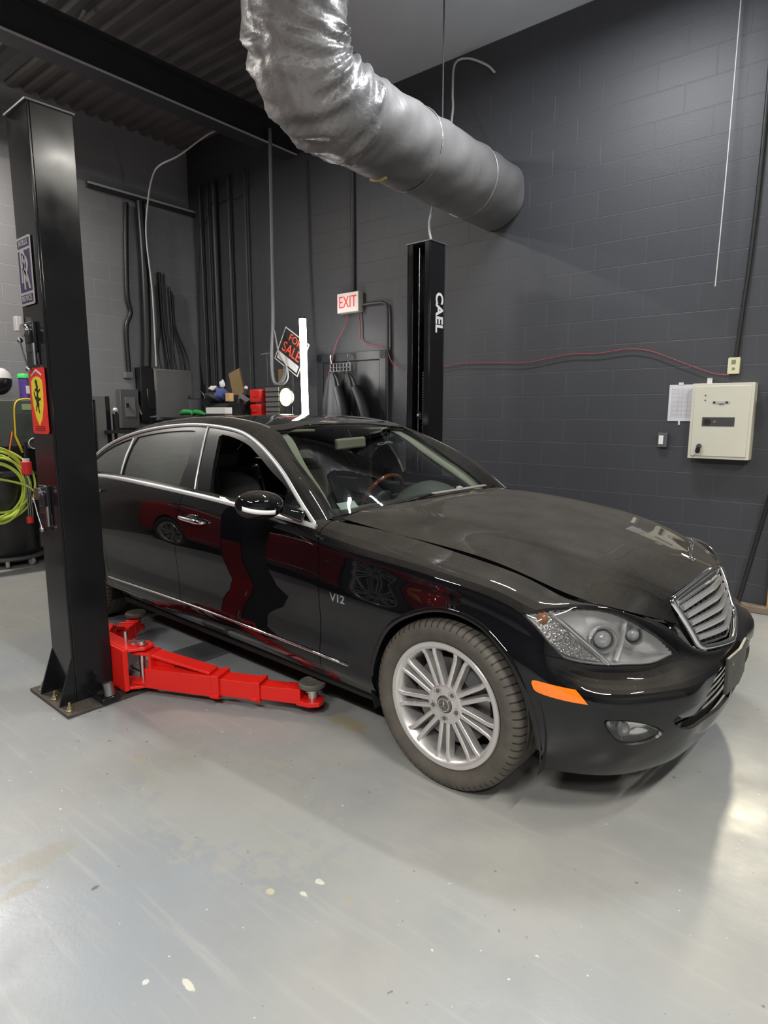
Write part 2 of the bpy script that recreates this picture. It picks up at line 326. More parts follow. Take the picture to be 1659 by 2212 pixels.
ROOF=[ # rows: outer rail, pillar crest, glass edge, mid, centre
 [(-.75,-.862,.952),(-.745,-.795,.985),(-.80,-.71,.980),(-.735,-.40,1.006),(-.715,0,1.016)],
 [(-.945,-.832,1.10),(-.905,-.772,1.118),(-.93,-.682,1.09),(-.90,-.38,1.11),(-.885,0,1.12)],
 [(-1.108,-.787,1.203),(-1.09,-.725,1.226),(-1.13,-.64,1.216),(-1.115,-.35,1.232),(-1.10,0,1.238)],
 [(-1.30,-.737,1.292),(-1.285,-.675,1.316),(-1.275,-.60,1.308),(-1.285,-.33,1.328),(-1.28,0,1.334)],
 [(-1.496,-.698,1.357),(-1.475,-.636,1.385),(-1.43,-.565,1.385),(-1.455,-.31,1.402),(-1.46,0,1.408)],
 [(-1.69,-.680,1.386),(-1.67,-.61,1.422),(-1.66,-.55,1.430),(-1.66,-.32,1.442),(-1.66,0,1.449)],
 [(-2.05,-.668,1.401),(-2.05,-.6,1.437),(-2.05,-.54,1.449),(-2.05,-.32,1.458),(-2.05,0,1.467)],
 [(-2.5,-.665,1.368),(-2.5,-.605,1.403),(-2.5,-.545,1.423),(-2.5,-.32,1.442),(-2.5,0,1.452)],
 [(-2.80,-.68,1.31),(-2.82,-.62,1.353),(-2.84,-.56,1.372),(-2.88,-.32,1.397),(-2.9,0,1.407)],
 [(-3.0,-.71,1.235),(-3.04,-.65,1.278),(-3.10,-.58,1.288),(-3.17,-.32,1.305),(-3.2,0,1.313)],
 [(-3.22,-.76,1.11),(-3.33,-.705,1.12),(-3.42,-.635,1.122),(-3.47,-.34,1.150),(-3.5,0,1.16)],
 [(-3.45,-.805,1.06),(-3.58,-.745,1.072),(-3.66,-.66,1.08),(-3.70,-.35,1.105),(-3.72,0,1.113)],
]
DECK=[
 [(-3.45,-.805,1.06),(-3.58,-.745,1.072),(-3.66,-.66,1.08),(-3.70,-.35,1.105),(-3.72,0,1.113)],
 [(-3.75,-.73,1.073),(-3.80,-.69,1.085),(-3.85,-.60,1.094),(-3.88,-.33,1.115),(-3.9,0,1.122)],
 [(-3.98,-.665,1.075),(-4.0,-.62,1.086),(-4.03,-.54,1.095),(-4.07,-.30,1.112),(-4.08,0,1.118)],
 [(-4.10,-.60,1.068),(-4.13,-.54,1.075),(-4.16,-.46,1.08),(-4.20,-.25,1.085),(-4.215,0,1.088)],
]
# ================================================================ CAR
def inpoly(pts,poly):
    x,y=pts[:,0],pts[:,1]; ins=np.zeros(len(pts),bool); n=len(poly)
    for i in range(n):
        x1,y1=poly[i]; x2,y2=poly[i-1]
        c=((y1>y)!=(y2>y)); 
        with np.errstate(divide='ignore',invalid='ignore'): ins^=c&(x<(x2-x1)*(y-y1)/(y2-y1)+x1)
    return ins
def densify(L,step):
    out=[]
    for i in range(len(L)):
        a=np.array(L[i],float); b=np.array(L[(i+1)%len(L)],float); n=max(1,int(np.ceil(np.linalg.norm(b-a)/step)))
        out+=[a+(b-a)*k/n for k in range(n)]
    return np.array(out)
class Patch:
    """pieces of a surface cut along outlines, with the surface's own normals"""
    def __init__(s): s.v=[]; s.f=[]; s.n=[]
    def cut(s,S,outer,holes=(),step=.03,off=0.0,rim=.010,flip=False,mirror=False,both=False,rimholes=True):
        outer=densify(outer,step); hs=[densify(h,step) for h in holes]
        lo=outer.min(0); hi=outer.max(0); gx,gy=np.meshgrid(np.arange(lo[0],hi[0],step),np.arange(lo[1],hi[1],step)); g=np.stack([gx.ravel(),gy.ravel()],1)
        g=g[inpoly(g,outer)]
        for h in hs: g=g[~inpoly(g,h)]
        B=np.concatenate([outer]+hs); 
        if len(g): g=g[np.sqrt(((g[:,None]-B[None])**2).sum(2)).min(1)>step*.45]
        allp=np.concatenate([B,g]) if len(g) else B
        E=[];k=0
        for l in [outer]+hs: E+=[(k+i,k+(i+1)%len(l)) for i in range(len(l))]; k+=len(l)
        vo,_,fo,_,_,_=geometry.delaunay_2d_cdt([Vector(p) for p in allp],E,[],0,1e-6)
        vo=np.array([tuple(p) for p in vo]); fo=np.array([tuple(f) for f in fo]); c=vo[fo].mean(1)
        ok=inpoly(c,outer)
        for h in hs: ok&=~inpoly(c,h)
        fo=fo[ok]; P=S(vo[:,0],vo[:,1]); Nn=S.n(vo[:,0],vo[:,1])
        sg=-1.0 if flip else 1.0; Nn=Nn*sg; P=P+Nn*off
        tri=P[fo]; fn=np.cross(tri[:,1]-tri[:,0],tri[:,2]-tri[:,0]); bad=(fn*Nn[fo].mean(1)).sum(1)<0; fo[bad]=fo[bad][:,::-1]
        F=[tuple(int(i) for i in f) for f in fo]; FN=[[Nn[i] for i in f] for f in F]; V=list(P)
        if rim:
            for li,l in enumerate([outer]+hs):
                if li and not rimholes: continue
                Q=S(l[:,0],l[:,1]); M=S.n(l[:,0],l[:,1])*sg; Q=Q+M*off; k=len(V); n=len(l); V+=list(Q)+list(Q-M*rim)
                cen=Q.mean(0)
                for i in range(n):
                    j=(i+1)%n; f=(k+i,k+j,k+n+j,k+n+i); nn=np.cross(V[f[1]]-V[f[0]],V[f[3]]-V[f[0]]); nn/=max(np.linalg.norm(nn),1e-9)
                    F.append(f); FN.append([nn]*4)
        for m in ((False,True) if both else ((mirror,))):
            k=len(s.v); mv=np.array([1,-1,1.]) if m else np.ones(3)
            s.v+=[tuple(p*mv) for p in V]
            for f,nn in zip(F,FN):
                f=tuple(i+k for i in f); nn=[tuple(q*mv) for q in nn]
                if m: f=f[::-1]; nn=nn[::-1]
                s.f.append(f); s.n+=nn
        return s
    def build(s,name,m,parent,solid=0):
        me=bpy.data.meshes.new(name); me.from_pydata(s.v,[],s.f); me.shade_smooth(); me.normals_split_custom_set(s.n)
        me.materials.append(MATS[m] if isinstance(m,str) else m); o=bpy.data.objects.new(name,me); COL.objects.link(o); o.parent=parent; return o
class Ruled:
    """surface y=f(x,z) given as a function, same interface as Surf (right-hand side, outward = -y)"""
    def __init__(s,f): s.f=f
    def __call__(s,u,v): u=np.atleast_1d(np.asarray(u,float)); v=np.atleast_1d(np.asarray(v,float)); return np.stack([u,s.f(u,v),v],1)
    def n(s,u,v,e=1e-3):
        u=np.atleast_1d(np.asarray(u,float)); v=np.atleast_1d(np.asarray(v,float))
        a=s(u+e,v)-s(u-e,v); b=s(u,v+e)-s(u,v-e); n=np.cross(a,b); return n/np.linalg.norm(n,axis=1)[:,None]
def strip(pts,nrm,w,h,mb=None):
    """raised moulding: half-round section swept along pts lying on a surface with outward normals nrm"""
    mb=mb or MB(); P=[Vector(p) for p in pts]; vs=[];fs=[]; prof=[(-.5,-.3),(-.5,.25),(-.3,.8),(0,1),(.3,.8),(.5,.25),(.5,-.3)]; m=len(prof)
    for i,p in enumerate(P):
        t=(P[min(i+1,len(P)-1)]-P[max(i-1,0)]).normalized(); n=Vector(nrm[i]).normalized(); sd=t.cross(n).normalized()
        for a,b in prof: vs.append(p+sd*a*w+n*b*h)
    for i in range(len(P)-1):
        for k in range(m-1): fs.append((i*m+k,i*m+k+1,(i+1)*m+k+1,(i+1)*m+k))
    fs+=[tuple(range(m)),tuple(range((len(P)-1)*m,len(P)*m))]
    return mb.add(vs,fs)
SD=Surf(SIDE,True,True); HD=Surf(HOOD,mv1=True); RF=Surf(ROOF,mv1=True); DK=Surf(DECK,mv1=True)
VT=SD.kv[-1]; UC=0.0
for i,k in enumerate(SD.ku):
    if i==SD.c0+len(SIDE)-1: UC=k
def q(*P,w=(1,1,1)): return [tuple(x) for x in SD.inv(P,w)]
def sm(P,n=4,close=False): return crom(P,n,close)
gz=lambda z: np.interp(z,[.90,.97,1.05,1.107,1.209,1.305,1.377,1.41,1.45],[-.872,-.866,-.85,-.832,-.785,-.73,-.688,-.66,-.62])
# smooth version of the tumblehome curve
_k=ncs([.90,1.0,1.107,1.209,1.305,1.377,1.45]); _v=np.array([-.876,-.861,-.832,-.785,-.73,-.684,-.625])
GL=Ruled(lambda x,z:_k(z)@_v - .0*x)
def build_car(paintm,root,detail=True):
    """all parts of the saloon, in car coordinates: x forward, y to its left, z up, origin on the floor under the front axle"""
    P_=paintm
    # ---- outlines on the side surface
    archF=q((-.357,-.93,.26),(-.360,-.932,.370),(-.346,-.930,.455),(-.302,-.929,.558),(-.235,-.934,.635),(-.14,-.934,.694),(-.032,-.927,.733),(.069,-.92,.736),(.166,-.913,.708),(.246,-.914,.653),(.306,-.917,.592),(.354,-.914,.501),(.388,-.903,.404),(.403,-.889,.299))
    archF=[(archF[0][0],0.0)]+sm(archF[1:],3)+[(archF[-1][0]+.004,0.0)]
    ar=[(-3.165+.385*cos(t),-.93,.35+.375*sin(t)) for t in np.linspace(pi*1.02,-.02,15)]
    archR=q(*ar); archR=[(archR[0][0],0.0)]+sm(archR,2)+[(archR[-1][0],0.0)]     # rear edge -> front edge
    # headlight
    HL3=[(.309,-.883,.778),(.364,-.838,.797),(.428,-.791,.804),(.51,-.725,.797),(.573,-.651,.771),(.639,-.553,.708),(.683,-.473,.648),(.717,-.422,.598),(.687,-.525,.595),(.629,-.644,.601),(.573,-.712,.604),(.501,-.780,.614),(.451,-.831,.635),(.40,-.866,.695),(.353,-.88,.746)]
    HL=q(*HL3)
    hl=sm(HL[0:8],4)[:-1]+sm(HL[7:13],4)[:-1]+sm(HL[12:15]+[HL[0]],4)[:-1]     # closed, corners at tip, inner end and lower corner
    top_hl=sm(HL[0:8],4); bot_hl=sm(HL[7:13],4); left_hl=sm(HL[12:15]+[HL[0]],4)
    seamF=q((-.70,-.88,.965),(-.69,-.912,.90),(-.678,-.928,.82),(-.674,-.936,.70),(-.674,-.928,.56),(-.674,-.933,.42),(-.674,-.925,.335)); seamF=[(seamF[0][0]-.01,VT)]+sm(seamF,3)
    seamB=q((-1.80,-.875,1.055),(-1.818,-.902,1.02),(-1.849,-.925,.908),(-1.866,-.935,.80),(-1.868,-.937,.665),(-1.863,-.928,.499),(-1.83,-.937,.38),(-1.80,-.928,.335)); seamB=[(seamB[0][0],VT)]+sm(seamB,3)
    seamR=q((-2.93,-.865,1.075),(-2.93,-.90,1.0),(-2.90,-.92,.92),(-2.85,-.935,.80),(-2.79,-.932,.62),(-2.74,-.932,.45),(-2.70,-.925,.335)); seamR=[(seamR[0][0],VT)]+sm(seamR,3)
    sillv=q((-.674,-.925,.335),(-1.8,-.928,.335),(-2.70,-.925,.335),(-.37,-.925,.335),(-2.79,-.925,.335))
    g=.0022
    sh=lambda L,d:[(u+d,v) for u,v in L]
    dd=lambda L,d:[(u,v+d) for u,v in L]
    shm=root
    for side in (False,True):
        mir=side
        def pn(name,outer,holes=(),S=SD,flip=False,m=P_,**k):
            return Patch().cut(S,outer,holes,flip=flip,mirror=mir,**k).build(name,m,root)
        # orientation check for SD: outward
        pn('front_door',sh(seamB,g)+[(sillv[1][0]+g,sillv[1][1]+g),(sillv[0][0]-g,sillv[0][1]+g)]+sh(seamF,-g)[::-1],flip=FS,step=.05)
        pn('rear_door',sh(seamR,g)+[(sillv[2][0]+g,sillv[2][1]+g),(sillv[1][0]-g,sillv[1][1]+g)]+sh(seamB,-g)[::-1],flip=FS,step=.05)
        # fender: door seam -> top edge -> headlight -> bumper seam -> arch
        uin=q((.69,-.42,.69))[0][0]
        arch_i=min(range(len(archF)),key=lambda i:np.hypot(archF[i][0]-q((.246,-.914,.653))[0][0],archF[i][1]-q((.246,-.914,.653))[0][1]))
        sF=sh(seamF,g)
        ut=q((.345,-.72,.832))[0][0]
        fend=[(sF[0][0],VT),(uin,VT)]+[top_hl[-1]]+top_hl[::-1][1:]+left_hl[::-1][1:]+[archF[arch_i]]+archF[:arch_i][::-1]+[(sF[-1][0],0.0)]+sF[::-1]
        pn('front_fender',fend,flip=FS,step=.035)
        # rocker under the doors
        pn('rocker_panel',[(archR[-1][0],0.0),(archR[-1][0],sillv[4][1]-g),(sillv[2][0],sillv[2][1]-g),(sillv[1][0],sillv[1][1]-g),(sillv[0][0]-g,sillv[0][1]-g),(seamF[-1][0]-g,0.0)],flip=FS,step=.06)
        sR=sh(seamR,-g)
        quarter=[(sR[-1][0],sillv[2][1]+g),(archR[-1][0]+.004,sillv[4][1]+g)]+archR[::-1][1:]+[(archR[0][0]-.33,0.0),(archR[0][0]-.33,VT),(sR[0][0],VT)]+sR
        ur=archR[0][0]-.33-.004
        pn('quarter_panel',quarter,flip=FS,step=.05)
        # wheel arch lips
        for nm,ac in (('wheel_arch_lip',archF[1:-1]),('wheel_arch_lip',archR[1:-1])):
            A=np.array(ac); p=SD(A[:,0],A[:,1]); n=SD.n(A[:,0],A[:,1])*FN_; mv=np.array([1,-1 if mir else 1,1.])
            strip([tuple(x) for x in p*mv],[tuple(x) for x in n*mv],.020,.004).build(nm,P_,root,smooth=60)
    # bumpers: whole width
    mark3=[(.372,-.909,.557),(.391,-.904,.560),(.45,-.88,.552),(.510,-.850,.544),(.554,-.839,.498),(.475,-.877,.504),(.393,-.906,.519),(.375,-.908,.538)]
    MK=q(*mark3); MK=sm(MK[4:]+MK[:3],3)[:-1]+[MK[2],MK[3]]
    fog3=[(.601,-.812,.440),(.629,-.792,.448),(.686,-.731,.436),(.736,-.639,.388),(.707,-.689,.360),(.654,-.762,.360),(.618,-.798,.395)]
    FG=sm(q(*fog3),3,True)
    IN=q((.757,-.598,.414),(.770,-.575,.434),(.802,-.469,.446),(.81,-.340,.455),(.815,-.258,.486),(.815,-.20,.500))
    IB=q((.763,-.589,.400),(.773,-.556,.375),(.79,-.481,.350),(.80,-.309,.322),(.80,-.15,.31))
    intake=sm(IN,2)+[(UC-.012,IN[-1][1]),(UC-.012,IB[-1][1])]+sm(IB[::-1],2)
    uin=q((.69,-.42,.69))[0][0]
    arch_i=min(range(len(archF)),key=lambda i:np.hypot(archF[i][0]-q((.246,-.914,.653))[0][0],archF[i][1]-q((.246,-.914,.653))[0][1]))
    bump=[archF[arch_i]]+[(u+.001,v-.002) for u,v in bot_hl[::-1]]+[(uin+.003,VT),(UC,VT),(UC,0.0)]+archF[arch_i+1:][::-1]
    Patch().cut(SD,bump,[MK,FG,intake],step=.028,flip=FS,both=True,rim=.014).build('front_bumper',P_,root)
    # rear bumper and tail
    TL=q((-3.98,-.83,.90),(-4.05,-.78,.92),(-4.17,-.66,.93),(-4.235,-.48,.93),(-4.26,-.46,.80),(-4.19,-.68,.78),(-4.08,-.78,.80),(-3.99,-.83,.82))
    Patch().cut(SD,[(ur,0.0),(ur,VT),(SD.ku[SD.c0],VT),(SD.ku[SD.c0],0.0)],[TL],step=.06,flip=FS,both=True).build('rear_bumper',P_,root)
    for mir in (False,True):
        Patch().cut(SD,TL,off=.002,flip=FS,mirror=mir).build('tail_light','red lens',root)
    # decklid
    v0=DK.kv[0];v1=DK.kv[-1];u1=DK.ku[-1]
    Patch().cut(DK,[(0,v0),(u1,v0),(u1,v1),(0,v1)],step=.08,flip=FD).build('boot_lid',P_,root)
    # hood with its own cut edge
    hv=HD.kv[-1]
    Patch().cut(HD,[(.0,.006),(HD.ku[-1],.006),(HD.ku[-1],hv-.006),(.0,hv-.006)],step=.035,off=.004,rim=.02,flip=FH).build('hood',P_,root)
    # roof surface pieces: windscreen, sunroof panel, backlight, shell
    vr=RF.kv; v2=vr[2]; v6=vr[6]; vc=vr[4]; ku=RF.ku
    ws=sm([(.02,v2+.01),(.03,vr[3]),(.035,vc),(.03,vr[5]),(.02,v6-.01)],4)+sm([(ku[2],v6-.012),(ku[4]-.05,v6-.02),(ku[4]-.01,v6-.05),(ku[4]+.004,vc),(ku[4]-.01,v2+.05),(ku[4]-.05,v2+.02),(ku[2],v2+.012)],4)
    sr=[(ku[4]+.075,v2+.03),(ku[4]+.09,vc),(ku[4]+.075,v6-.03),(ku[6]+.02,v6-.03),(ku[6]+.02,v2+.03)]
    bl=[(ku[8],v2+.03),(ku[8]-.02,vc),(ku[8],v6-.03),(ku[10]+.12,v6-.02),(ku[10]+.14,vc),(ku[10]+.12,v2+.02)]
    full=[(0,0),(ku[-1],0),(ku[-1],vr[-1]),(0,vr[-1])]
    Patch().cut(RF,full,[ws,sr,bl],step=.035,flip=FR,rim=.012).build('roof_shell',P_,root)
    ins=lambda L,d:[( u+(np.mean([a for a,b in L])-u)*d, v+(np.mean([b for a,b in L])-v)*d ) for u,v in L]
    Patch().cut(RF,ins(ws,.004),step=.06,off=-.003,rim=0,flip=FR).build('windscreen','windscreen glass',root)
    Patch().cut(RF,ins(sr,.012),step=.06,off=.0,rim=.01,flip=FR).build('sunroof','black glass',root)
    Patch().cut(RF,ins(bl,.004),step=.08,off=-.003,rim=0,flip=FR).build('rear_window','dark glass',root)
    # header seam chrome line of the roof front is left as a gap
    # ---- side glass area
    K0=[RF(u,0)[0] for u in np.linspace(0,ku[-1],90)]
    arc=[(p[0],p[2]) for p in K0]                                   # x,z front -> rear
    bx=[-.75,-1.0,-1.3,-1.6,-1.9,-2.2,-2.5,-2.8,-3.1,-3.3]; bz=[.972,.992,1.012,1.028,1.04,1.052,1.062,1.066,1.066,1.06]
    belt=lambda x: float(np.interp(-x,[-a for a in bx],bz))
    arcz=lambda x: float(np.interp(-x,[-a[0] for a in arc],[a[1] for a in arc]))
    def band(x0,x1,inset_t,inset_b,n=24):
        xs=np.linspace(x0,x1,n); return [(x,arcz(x)-inset_t) for x in xs]+[(x,belt(x)+inset_b) for x in xs[::-1]]
    flt=False
    for mir in (False,True):
        mv=np.array([1,-1 if mir else 1,1.])
        pg=lambda name,outer,m,holes=(),off=0,rim=.006,step=.06: Patch().cut(GL,outer,holes,step=step,off=off,rim=rim,mirror=mir,flip=FG_).build(name,m,root)
        # front window opening (glass wound down): black frame round it
        ofs=[(-.993,1.04),(-.990,1.085),(-1.003,1.112),(-1.052,1.138),(-1.168,1.188),(-1.283,1.243),(-1.411,1.298),(-1.485,1.320),(-1.559,1.335),(-1.640,1.348),(-1.712,1.355),(-1.735,1.343),(-1.694,1.245),(-1.655,1.14),(-1.631,belt(-1.63)+.014)]+[(x,belt(x)+.010) for x in np.linspace(-1.5,-1.03,6)]
        ofs=[(x,min(z,arcz(x)-.022)) for x,z in ofs]
        fr=[(-.80,belt(-.8)+.004)]+[(x,arcz(x)-.004) for x in np.linspace(-.83,-1.885,28)]+[(-1.806,1.192),(-1.778,belt(-1.78)+.004)]+[(x,belt(x)+.004) for x in np.linspace(-1.7,-.85,12)]
        pg('window_frame',fr,'satin black',[ofs],off=-.004,rim=.02,step=.05)
        rg=[(-1.995,1.366),(-1.93,1.185),(-1.948,belt(-1.948)+.012)]+[(x,belt(x)+.012) for x in np.linspace(-2.05,-2.62,6)]+[(-2.642,1.06),(-2.655,1.26)]+[(x,arcz(x)-.03) for x in np.linspace(-2.64,-2.03,12)]
        ql=[(-2.67,belt(-2.67)+.012),(-2.685,1.25)]+[(x,arcz(x)-.028) for x in np.linspace(-2.70,-3.12,9)]+[(-3.18,belt(-3.18)+.012)]+[(x,belt(x)+.012) for x in np.linspace(-3.0,-2.75,4)]
        rf=[(-1.892,arcz(-1.892)-.004)]+[(x,arcz(x)-.004) for x in np.linspace(-1.93,-3.24,36)]+[(-3.27,belt(-3.27)+.004)]+[(x,belt(x)+.004) for x in np.linspace(-3.2,-1.9,16)]+[(-1.784,belt(-1.784)+.004),(-1.812,1.192)]
        pg('rear_window_frame',rf,'piano black',[rg,ql],off=-.004,rim=.014,step=.05)
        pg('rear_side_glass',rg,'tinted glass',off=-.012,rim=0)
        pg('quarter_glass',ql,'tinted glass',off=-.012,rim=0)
        # chrome: arc, belt, quarter light bar, door edge line
        def chrome(name,L,w,h,S=GL,fl=None,mt='trim bright'):
            A=np.array(L); p=S(A[:,0],A[:,1]); n=S.n(A[:,0],A[:,1])*(GN_ if S is GL else FN_); return strip([tuple(x) for x in p*mv],[tuple(x) for x in n*mv],w,h).build(name,mt,root,smooth=60)
        chrome('window_trim_arc',[(x,arcz(x)+.002) for x in np.concatenate([np.linspace(-.757,-1.3,24),np.linspace(-1.32,-3.27,50)])],.021,.009)
        b=q(*[(x,-.885,belt(x)-.012) for x in np.linspace(-.74,-3.25,26)]); chrome('belt_trim',b,.026,.007,SD)
        chrome('quarter_bar',[(-2.655,belt(-2.655)+.01),(-2.66,1.12),(-2.668,1.20),(-2.674,1.305)],.014,.006)
        chrome('door_frame_edge',[(-1.888,arcz(-1.888)-.008),(-1.85,1.30),(-1.808,1.192),(-1.785,1.10),(-1.777,belt(-1.777)+.01)],.010,.005)
        s3=[(-.49,-.935,.381),(-.67,-.935,.385),(-.97,-.935,.39),(-1.44,-.935,.396),(-2.05,-.935,.396),(-2.72,-.935,.39)]
        b=sm(q(*s3),6); 
        chrome('lower_door_trim',b,.013,.009,SD,mt='chrome')
        # door handles
        for hx,hz in ((-1.675,.895),(-2.90,.965)):
            p,=q((hx,-.93,hz)); B=SD(*p)[0]*mv; y=B[1]; s_=-1 if not mir else 1
            h=MB(); h.tube([(hx+.115,y+s_*.004,hz-.004),(hx+.105,y+s_*.028,hz-.003),(hx+.05,y+s_*.036,hz),(hx-.05,y+s_*.036,hz+.003),(hx-.105,y+s_*.028,hz+.005),(hx-.115,y+s_*.004,hz+.006)],[.008,.011,.0125,.0125,.011,.008],12,smooth=4)
            for v in range(len(h.v)): pass
            ho=h.build('door_handle','chrome',root,smooth=60); 
            MB().ball((hx-.005,y+s_*.001,hz),(.075,.010,.028),24,10).build('handle_cup','piano black',ho,smooth=60)
    # inner dark shell that shows through the panel gaps and carries the wheel wells
    m=MB()
    for mir in (1,-1):
        us=np.linspace(SD.ku[SD.c0],UC,90); vs_=np.linspace(.09,VT-.03,10)
        Lo=[]
        for u in us:
            p=SD([u]*10,vs_); n=SD.n([u]*10,vs_)*FN_; p=p-n*.03; p[:,1]=np.where(p[:,1]>0,0,p[:,1])
            Lo.append(p*np.array([1,mir,1]))
        V=[tuple(x) for L in Lo for x in L]; F=[]
        for i in range(len(us)-1):
            for k in range(9):
                c=(Lo[i][k]+Lo[i+1][k+1])/2
                if np.hypot(c[0]-.02,c[2]-.35)<.42 or np.hypot(c[0]+3.165,c[2]-.35)<.42 or (c[0]>.25 and .36<c[2]<.85): continue
                F.append((i*10+k,i*10+k+1,(i+1)*10+k+1,(i+1)*10+k))
        m.add(V,F)
    m.build('inner_shell','underbody black',root,smooth=60)
    m=MB(); m.box((-3.9,-.80,.20),(-3.6,.80,.24)); m.box((-2.72,-.84,.20),(-.42,.84,.235)); m.box((.42,-.50,.25),(.66,.50,.28)); m.box((-3.6,-.42,.2),(.42,.42,.24))
    m.build('underbody','underbody black',root)
    for cx in (.02,-3.165):
        for s_ in (1,-1):
            m=MB()
            n=28; vs=[];fs=[]
            for i in range(n+1):
                t=-.35+(pi+.7)*i/n; vs+=[(cx+.41*cos(t),s_*.905,.345+.405*sin(t)),(cx+.41*cos(t),s_*.50,.345+.405*sin(t)),(cx,s_*.50,.345)]
            for i in range(n): fs+=[(3*i,3*i+3,3*i+4,3*i+1),(3*i+1,3*i+4,3*i+5,3*i+2)]
            m.add(vs,fs); m.build('wheel_well','underbody black',root,fixn=False)
    return dict(hl=hl,MK=MK,FG=FG,intake=intake,ws=ws,archF=archF)
def orient():
    """which way each surface's own normal points"""
    global FS,FN_,FH,FR,FD,FG_,GN_
    n=SD.n(*SD.inv([(-1.5,-.93,.6)])[0])[0]; FS=n[1]>0; FN_=-1.0 if FS else 1.0
    FH=HD.n(HD.ku[3],HD.kv[3])[0][2]<0; FR=RF.n(RF.ku[5],RF.kv[4])[0][2]<0; FD=DK.n(DK.ku[1],DK.kv[4])[0][2]<0
    FG_=GL.n(-1.5,1.2)[0][1]>0; GN_=-1.0 if FG_ else 1.0
orient()
def make_wheel(root,cx,cy,side,rad=.343):
    """wheel with its axle along y; side=-1 shows its face towards -y"""
    w=bpy.data.objects.new('wheel',None); COL.objects.link(w); w.parent=root; w.location=(cx,cy,rad+.001)
    if side>0: w.rotation_euler=(0,0,pi)
    hw=.1275
    pr=[(.252,-.104),(.258,-.112),(.272,-.118),(.290,-.1265),(.306,-.1275),(.322,-.124),(.332,-.117),(.3385,-.108),(.3415,-.098)]
    gr=[-.062,-.022,.022,.062]; y=-.098
    for g_ in gr: pr+=[(.343,g_-.0055),(.3355,g_-.004),(.3355,g_+.004),(.343,g_+.0055)]
    pr+=[(.3415,.098),(.3385,.108),(.332,.117),(.306,.1275),(.272,.118),(.252,.108)]
    MB().lathe(pr,96,'Y').build('tire','tire rubber',w,smooth=40)
    # raised sidewall ring
    m=MB(); m.lathe([(.238,-.117),(.253,-.118),(.256,-.113),(.252,-.107),(.246,-.104),(.238,-.102),(.233,-.085),(.226,-.055),(.222,.02),(.222,.10),(.256,.112),(.256,.118),(.214,.112),(.213,.0),(.214,-.06),(.222,-.10),(.230,-.112),(.238,-.117)],96,'Y')
    sp=[]
    for k in range(9):
        a=R(30+40*k)
        for s_ in (-1,1):
            def pt(r,o,y): return (r*cos(a)-o*s_*sin(a),y,r*sin(a)+o*s_*cos(a))
            path=[(.066,.0135,-.098),(.11,.0165,-.101),(.17,.0195,-.105),(.205,.0220,-.108),(.222,.027,-.111),(.242,.036,-.113)]
            wd=[.019,.0175,.0170,.0165,.018,.026]; vs=[];fs=[]
            for i,((r,o,y),wi) in enumerate(zip(path,wd)):
                for (dx,dy) in ((-.5,.012),(-.5,.003),(-.32,0),(.32,0),(.5,.003),(.5,.012),(.75,.034),(-.75,.034)):
                    vs.append(pt(r,o+dx*wi,y+dy))
            for i in range(len(path)-1):
                for j in range(8): fs.append((i*8+j,i*8+(j+1)%8,(i+1)*8+(j+1)%8,(i+1)*8+j))
            fs+=[tuple(range(8)),tuple(range(40,48))]
            m.add(vs,fs)
    m.lathe([(.030,-.085),(.036,-.101),(.045,-.100),(.062,-.099),(.073,-.101),(.080,-.097),(.082,-.07),(.06,-.05),(.03,-.05)],60,'Y')
    m.build('rim','alloy',w,smooth=45)
    hub=MB().lathe([(0,-.106),(.026,-.106),(.031,-.104),(.034,-.098),(.034,-.08)],36,'Y').build('hub_cap','dark alloy',w,smooth=40)
    m=MB(); m.lathe([(.0235,-.1085),(.0265,-.1085),(.0265,-.105),(.0235,-.105)],40,'Y',closed=True)
    for k in range(3):
        a=pi/2+k*2*pi/3; m.add([(0.0048*cos(a+pi/2),-.1075,0.0048*sin(a+pi/2)),(0.0048*cos(a-pi/2),-.1075,0.0048*sin(a-pi/2)),(.0245*cos(a),-.1075,.0245*sin(a)),(0,-.1095,0)],[(0,3,2),(3,1,2),(0,2,1)])
    m.build('star_emblem','chrome',hub)
    for k in range(5):
        a=R(-90+72*k); c=(.058*cos(a),.058*sin(a))
        b=MB(); b.M=Matrix.Translation((c[0],0,c[1])); b.lathe([(.0165,-.1015),(.0165,-.099),(.0125,-.098),(.012,-.0995)],20,'Y'); b.lathe([(0,-.1035),(.0085,-.1035),(.010,-.101),(.010,-.097)],6,'Y')
        b.build('wheel_bolt','dark alloy',w)
    br=MB(); br.lathe([(.075,-.035),(.075,-.045),(.175,-.045),(.175,-.02),(.075,-.02)],60,'Y'); br.lathe([(0,-.06),(.07,-.06),(.075,-.045)],40,'Y'); br.build('brake_disc','brake steel',w)
    c=MB(); c.lathe([(.115,-.062),(.195,-.058),(.20,.02),(.115,.02)],14,'Y',closed=True,a0=R(20),a1=R(75)); c.build('brake_caliper','caliper',w,bevel=.004)
    MB().lathe([(.0,.06),(.215,.06)],40,'Y').build('wheel_back','underbody black',w)
    return w
def ringpts(L,S,off,shr=1.0,d=(0,0,0),mir=False):
    A=np.array(L); p=S(A[:,0],A[:,1])+S.n(A[:,0],A[:,1])*FN_*off; c=p.mean(0); p=c+(p-c)*shr+np.array(d)
    if mir: p=p*np.array([1,-1,1])
    return [tuple(x) for x in p]
def loftrings(mb,rings,cap=True):
    n=len(rings[0]); vs=[p for r in rings for p in r]; fs=[]
    for i in range(len(rings)-1):
        for k in range(n): fs.append((i*n+k,i*n+(k+1)%n,(i+1)*n+(k+1)%n,(i+1)*n+k))
    if cap: fs.append(tuple(range((len(rings)-1)*n,len(rings)*n)))
    return mb.add(vs,fs)
def inset(L,k):
    A=np.array(L); c=A.mean(0); return [tuple(x) for x in c+(A-c)*k]
